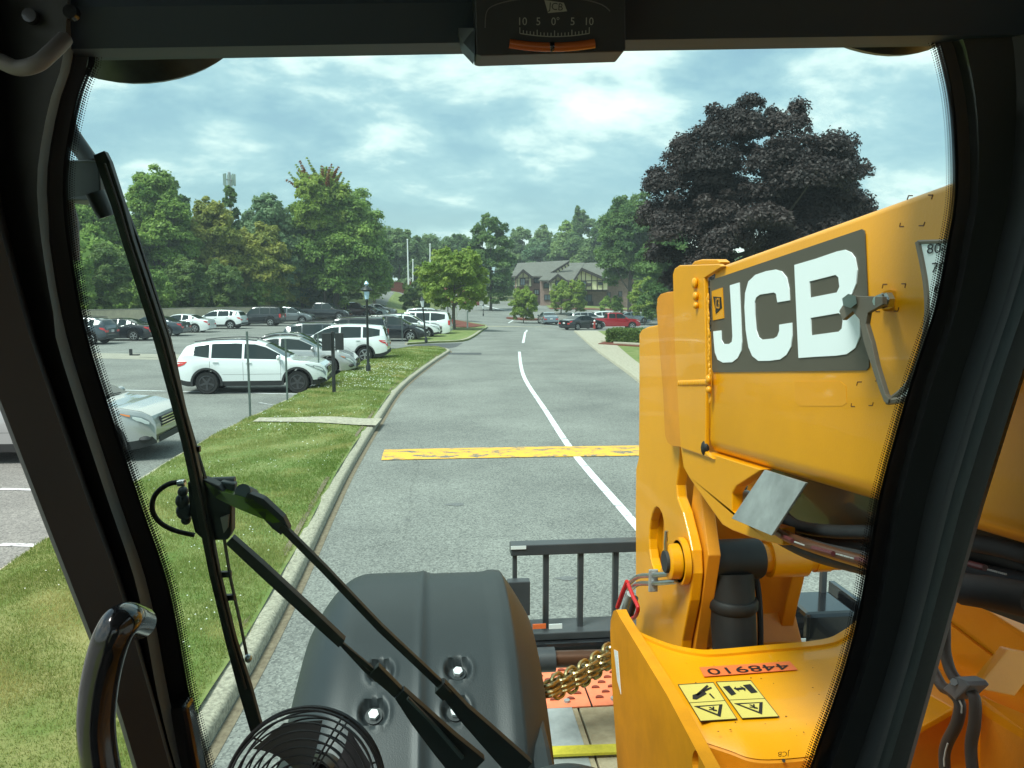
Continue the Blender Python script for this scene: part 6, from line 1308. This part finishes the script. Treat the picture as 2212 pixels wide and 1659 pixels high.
# mirror bracket outside at the upper left
WO = lambda px, py, o=.05: onW(px, py, o)
MBM = mat('mirror_housing', (.065, .075, .080), .5, var=.2, scale=10)
MB().tube([WO(120, 180, .10), WO(150, 285, .10), WO(196, 352, .09)], .0095, 10).build('mirror_stay', MBM, TH, True)
MB().slab([WO(120, 350, .08), WO(146, 346, .08), WO(200, 345, .07), WO(214, 352, .07), WO(218, 420, .07), WO(204, 432, .07), WO(150, 434, .08), WO(120, 430, .08)], (0, .04, 0)).build('mirror_bracket', MBM, TH, bevel=.006)
MB().tube([WO(205, 415, .055), WO(222, 452, .055), WO(230, 468, .055)], [.010, .0095, .008], 12).build('mirror_arm', MBM, TH, True); MB().tube([WO(136, 430, .1), WO(150, 480, .1), WO(152, 560, .1)], .010, 12).build('mirror_hose', mat('hose_pale', (.13, .14, .15), .5), TH, True)
# wiper: long blade, carrier and the two linked arms
WB = mat('wiper_black', (.020, .019, .018), .5, var=.3, scale=40)
wl = [(213, 330), (222, 352), (252, 440), (275, 520), (345, 735), (402, 950), (432, 1085), (462, 1240), (497, 1385), (528, 1490), (553, 1578)]
def bar(pts, wid, off, th, m, nm, parent, off2=None):
    rr = []
    for i, (px, py) in enumerate(pts):
        a, b = pts[max(i-1, 0)], pts[min(i+1, len(pts)-1)]; dx_, dy_ = b[0]-a[0], b[1]-a[1]; ll = math.hypot(dx_, dy_); nx, ny = -dy_/ll, dx_/ll; w_ = wid[i] if hasattr(wid, '__len__') else wid
        p, q = WO(px+nx*w_/2, py+ny*w_/2, off), WO(px-nx*w_/2, py-ny*w_/2, off); rr.append([p, q, q+Vector((0, th, 0)), p+Vector((0, th, 0))])
    return MB().rings(rr).build(nm, m, parent, bevel=.0008)
WP = thing('w', '', '', (0, 0, 0)); bpy.data.objects.remove(WP)
BLADE = bar(wl, [26, 30, 27, 25, 27, 24, 24, 22, 22, 28, 26], .022, .010, WB, 'wiper_blade', TH)
bar([(x+2, y) for x, y in wl[1:-1]], 5, .018, .004, mat('wiper_edge', (.05, .035, .03), .4), 'rubber_lip', BLADE)
bar([(225, 335), (262, 440), (292, 520), (360, 735), (398, 900)], [8, 14, 15, 15, 10], .034, .006, WB, 'blade_spine', BLADE)
sp = [(368, 760), (392, 880), (420, 975), (440, 1040), (452, 1085), (462, 1130), (492, 1240), (515, 1350), (530, 1405)]
MB().tube([WO(x+6, y, .04) for x, y in sp[:4]], .0022, 6).build('blade_bow', mat('bow_grey', (.11, .11, .105), .4), BLADE, True); MB().tube([WO(482, 1150, .04), WO(498, 1250, .04), WO(520, 1350, .04), WO(536, 1430, .04)], .0022, 6).build('blade_bow', GREYM, BLADE, True)
for x, y in ((420, 970), (431, 1035), (490, 1240), (497, 1290)): MB().box(WO(x+(0 if y < 1100 else -2), y, .036), (.013, .006, .007)).build('bow_clip', WB, BLADE)
for x, y in ((398, 905), (536, 1422)): MB().ell(WO(x, y, .036), (.005, .005, .006), 8, 6).build('bow_pivot', STEEL, BLADE, True)
CAR_ = MB().slab([WO(404, 1042, .03), WO(440, 1036, .03), WO(472, 1050, .03), WO(500, 1085, .03), WO(500, 1150, .03), (WO(492, 1166, .03)), WO(440, 1168, .03), WO(420, 1150, .03), WO(410, 1110, .03)], (0, .02, 0)).build('wiper_carrier', BLK, TH, bevel=.002)
MB().tube(spline([WO(400, 1042, .05), WO(366, 1045, .05), WO(336, 1068, .05), WO(329, 1100, .05), WO(345, 1128, .05), WO(378, 1146, .05), WO(420, 1156, .05)], 6), .0031, 10).build('washer_hose', RUB, CAR_, True)
MB().cyl(WO(384, 1044, .05), WO(400, 1042, .05), .0042, n=10).build('hose_ferrule', STEEL, CAR_, True)
for x, y, r_ in ((394, 1082, .0085), (398, 1104, .010), (402, 1122, .006), (395, 1062, .006), (487, 1106, .0075)): MB().ell(WO(x, y, .045), (r_, .008, r_*1.1), 12, 8).build('carrier_knob', MBM, CAR_, True)
AH = mat('arm_head_green', (.10, .17, .015), .25, coat=.6)
MB().slab([WO(440, 1040, .03), WO(462, 1052, .03), WO(480, 1062, .03), WO(512, 1070, .03), WO(545, 1078, .03), WO(577, 1100, .03), WO(607, 1128, .03), WO(590, 1130, .03), WO(545, 1112, .03), WO(505, 1095, .03), WO(465, 1075, .03)], (0, .016, 0)).build('arm_head_plate', AH, CAR_, bevel=.001)
MB().tube([WO(452, 1040, .06), WO(508, 1038, .06)], .0052, 10).build('pivot_tube', MBM, CAR_, True); MB().box(WO(492, 1058, .05), (.018, .014, .022), Matrix.Rotation(.2, 4, 'Y')).build('pivot_block', MBM, CAR_, bevel=.002)
MB().cyl(WO(524, 1062, .035), WO(543, 1070, .07), .0095, n=16).build('pivot_cap', MBM, CAR_, True); MB().slab([WO(476, 1118, .025), WO(494, 1112, .025), WO(492, 1140, .025), WO(483, 1152, .025)], (0, .004, 0)).build('pivot_link', mat('link_tan', (.22, .19, .17), .4), CAR_)
bar([(530, 1074), (560, 1090), (600, 1130), (616, 1150), (616, 1152)], [22, 30, 34, 22, 14], .03, .016, BLK, 'arm_socket', CAR_)
A1 = bar([(606, 1138), (700, 1232), (820, 1358), (960, 1490)], [15, 15, 15, 15], .028, .010, WB, 'wiper_arm', TH)
bar([(952, 1482), (1000, 1540), (1060, 1600), (1130, 1670)], [22, 32, 44, 56], .024, .014, BLK, 'arm_base', A1); bar([(948, 1488), (966, 1506)], 26, .020, .02, WB, 'arm_collar', A1)
A2 = bar([(494, 1168), (560, 1228), (660, 1320), (738, 1392)], [20, 23, 23, 20], .03, .014, WB, 'wiper_arm', TH)
bar([(732, 1388), (800, 1445), (870, 1505)], [9, 9, 9], .03, .006, WB, 'arm_rod', A2); bar([(740, 1396), (790, 1450), (850, 1500)], [8, 8, 8], .03, .006, WB, 'arm_rod', A2); bar([(808, 1448), (860, 1500)], [26, 24], .026, .012, WB, 'arm_sleeve', A2)
bar([(862, 1500), (905, 1550), (960, 1610), (1020, 1670)], [26, 44, 60, 78], .022, .014, BLK, 'arm_base', A2); bar([(880, 1510), (930, 1560), (1000, 1640)], [6, 6, 8], .014, .006, MBM, 'arm_rib', A2)
# grab handle on the door side
hr = spline([onY(300, 1345, .66), onY(268, 1340, .61), onY(244, 1372, .60), onY(225, 1430, .60), onY(212, 1500, .60), onY(208, 1580, .60), onY(222, 1680, .60), onY(250, 1780, .60)], 6)
MB().tube(hr, .0140, 20).build('grab_handle', BLKG, TH, True)
MB().box(onW(400, 1620, -.02), (.035, .03, .13), Matrix.Rotation(-.12, 4, 'Y')).build('pillar_cover', BLKG, TH, bevel=.006)
# dashboard dome at the lower edge
MB().ell(onY(1222, 1790, .80), (.085, .05, .073), 32, 16).build('dashboard', mat('dash_grey', (.06, .068, .072), .5, var=.1, scale=30), TH, True)
# ------------------------------------------------------------------ cab fan
FC = onY(658, 1712, .72); fn_ = thing('cab_fan', 'small black wire cage fan on the dashboard', 'fan', FC)
fx = Vector((.985, -.06, -.02)).normalized(); fy = Vector((.10, .40, .91)).normalized(); fz = fx.cross(fy).normalized(); fy = fz.cross(fx)
if fz.y > 0: fz = -fz
FR = (onY(830, 1712, .72)-FC).length
def ringp(r_, d, n=64, a0=0, a1=2*math.pi): return [FC+fx*r_*math.cos(a)+fy*r_*math.sin(a)+fz*d for a in [a0+(a1-a0)*i/n for i in range(n+1)]]
for r_, d, q in ((1.0, 0, .0022), (.985, .012, .0015), (.93, .018, .0011), (.85, .022, .0010), (.76, .025, .0010), (.67, .0275, .0010), (.58, .029, .0010), (.49, .030, .0010), (.40, .031, .0010), (.31, .0315, .0010)):
    MB().tube(ringp(FR*r_, d), q, 6, cap=False).build('cage_ring', FANB, fn_, True)
for r_, d, q in ((1.0, -.006, .0018), (.93, -.018, .001), (.84, -.024, .001), (.74, -.028, .001), (.64, -.031, .001), (.52, -.033, .001), (.40, -.034, .001)):
    MB().tube(ringp(FR*r_, d), q, 6, cap=False).build('cage_ring', FANB, fn_, True)
for k in range(3):
    for da in (-.045, .045):
        a = R(62+120*k)+da; MB().tube([FC+(fx*math.cos(a)+fy*math.sin(a))*FR*u+fz*(.033-.033*u**5) for u in np.linspace(.2, 1.0, 10)], .0010, 6).build('cage_spoke', FANB, fn_, True)
    a = R(20+120*k); MB().tube([FC+(fx*math.cos(a)+fy*math.sin(a))*FR*u-fz*(.035-.03*u**5) for u in np.linspace(.2, 1.0, 10)], .0010, 6).build('cage_spoke', FANB, fn_, True)
for k in range(4):
    a0 = R(8+90*k); mb = MB(); rr = []
    for i in range(9):
        u = i/8; r_ = FR*(.22+.66*u); h = R(24+10*u); mid = a0+R(14)*u
        p = lambda a, z_: FC+(fx*math.cos(a)+fy*math.sin(a))*r_+fz*z_
        rr.append([p(mid-h, .010), p(mid, .002), p(mid+h, -.008), p(mid+h, -.0092), p(mid, .0008), p(mid-h, .0088)])
    mb.rings(rr).build('fan_blade', FANB, fn_, True)
MB().cyl(FC-fz*.03, FC+fz*.02, FR*.24, n=24).build('hub', FANB, fn_, True); MB().cyl(FC-fz*.09, FC-fz*.03, FR*.3, n=24).build('motor', FANB, fn_, True); MB().cyl(FC-fz*.06, FC-fz*.06-Vector((0, 0, .16)), .008, n=10).build('stem', FANB, fn_, True)

# ------------------------------------------------------------------ the air
hx = MB(); c0 = RF(0, 95); hx.box((c0[0], c0[1], 16.0), (520, 660, 38.0), Matrix.Rotation(-YAW, 4, 'Z')); 
hm = bpy.data.materials.new('haze'); hm.use_nodes = True; hm.node_tree.nodes.clear(); ho = hm.node_tree.nodes.new('ShaderNodeOutputMaterial'); hv = hm.node_tree.nodes.new('ShaderNodeVolumePrincipled')
hv.inputs['Color'].default_value = (.86, .93, 1, 1); hv.inputs['Density'].default_value = 0.0007; hm.node_tree.links.new(hv.outputs[0], ho.inputs['Volume'])
hzo = hx.build('haze', hm); tag(hzo, 'thin summer haze over the whole scene', 'haze', kind='stuff')
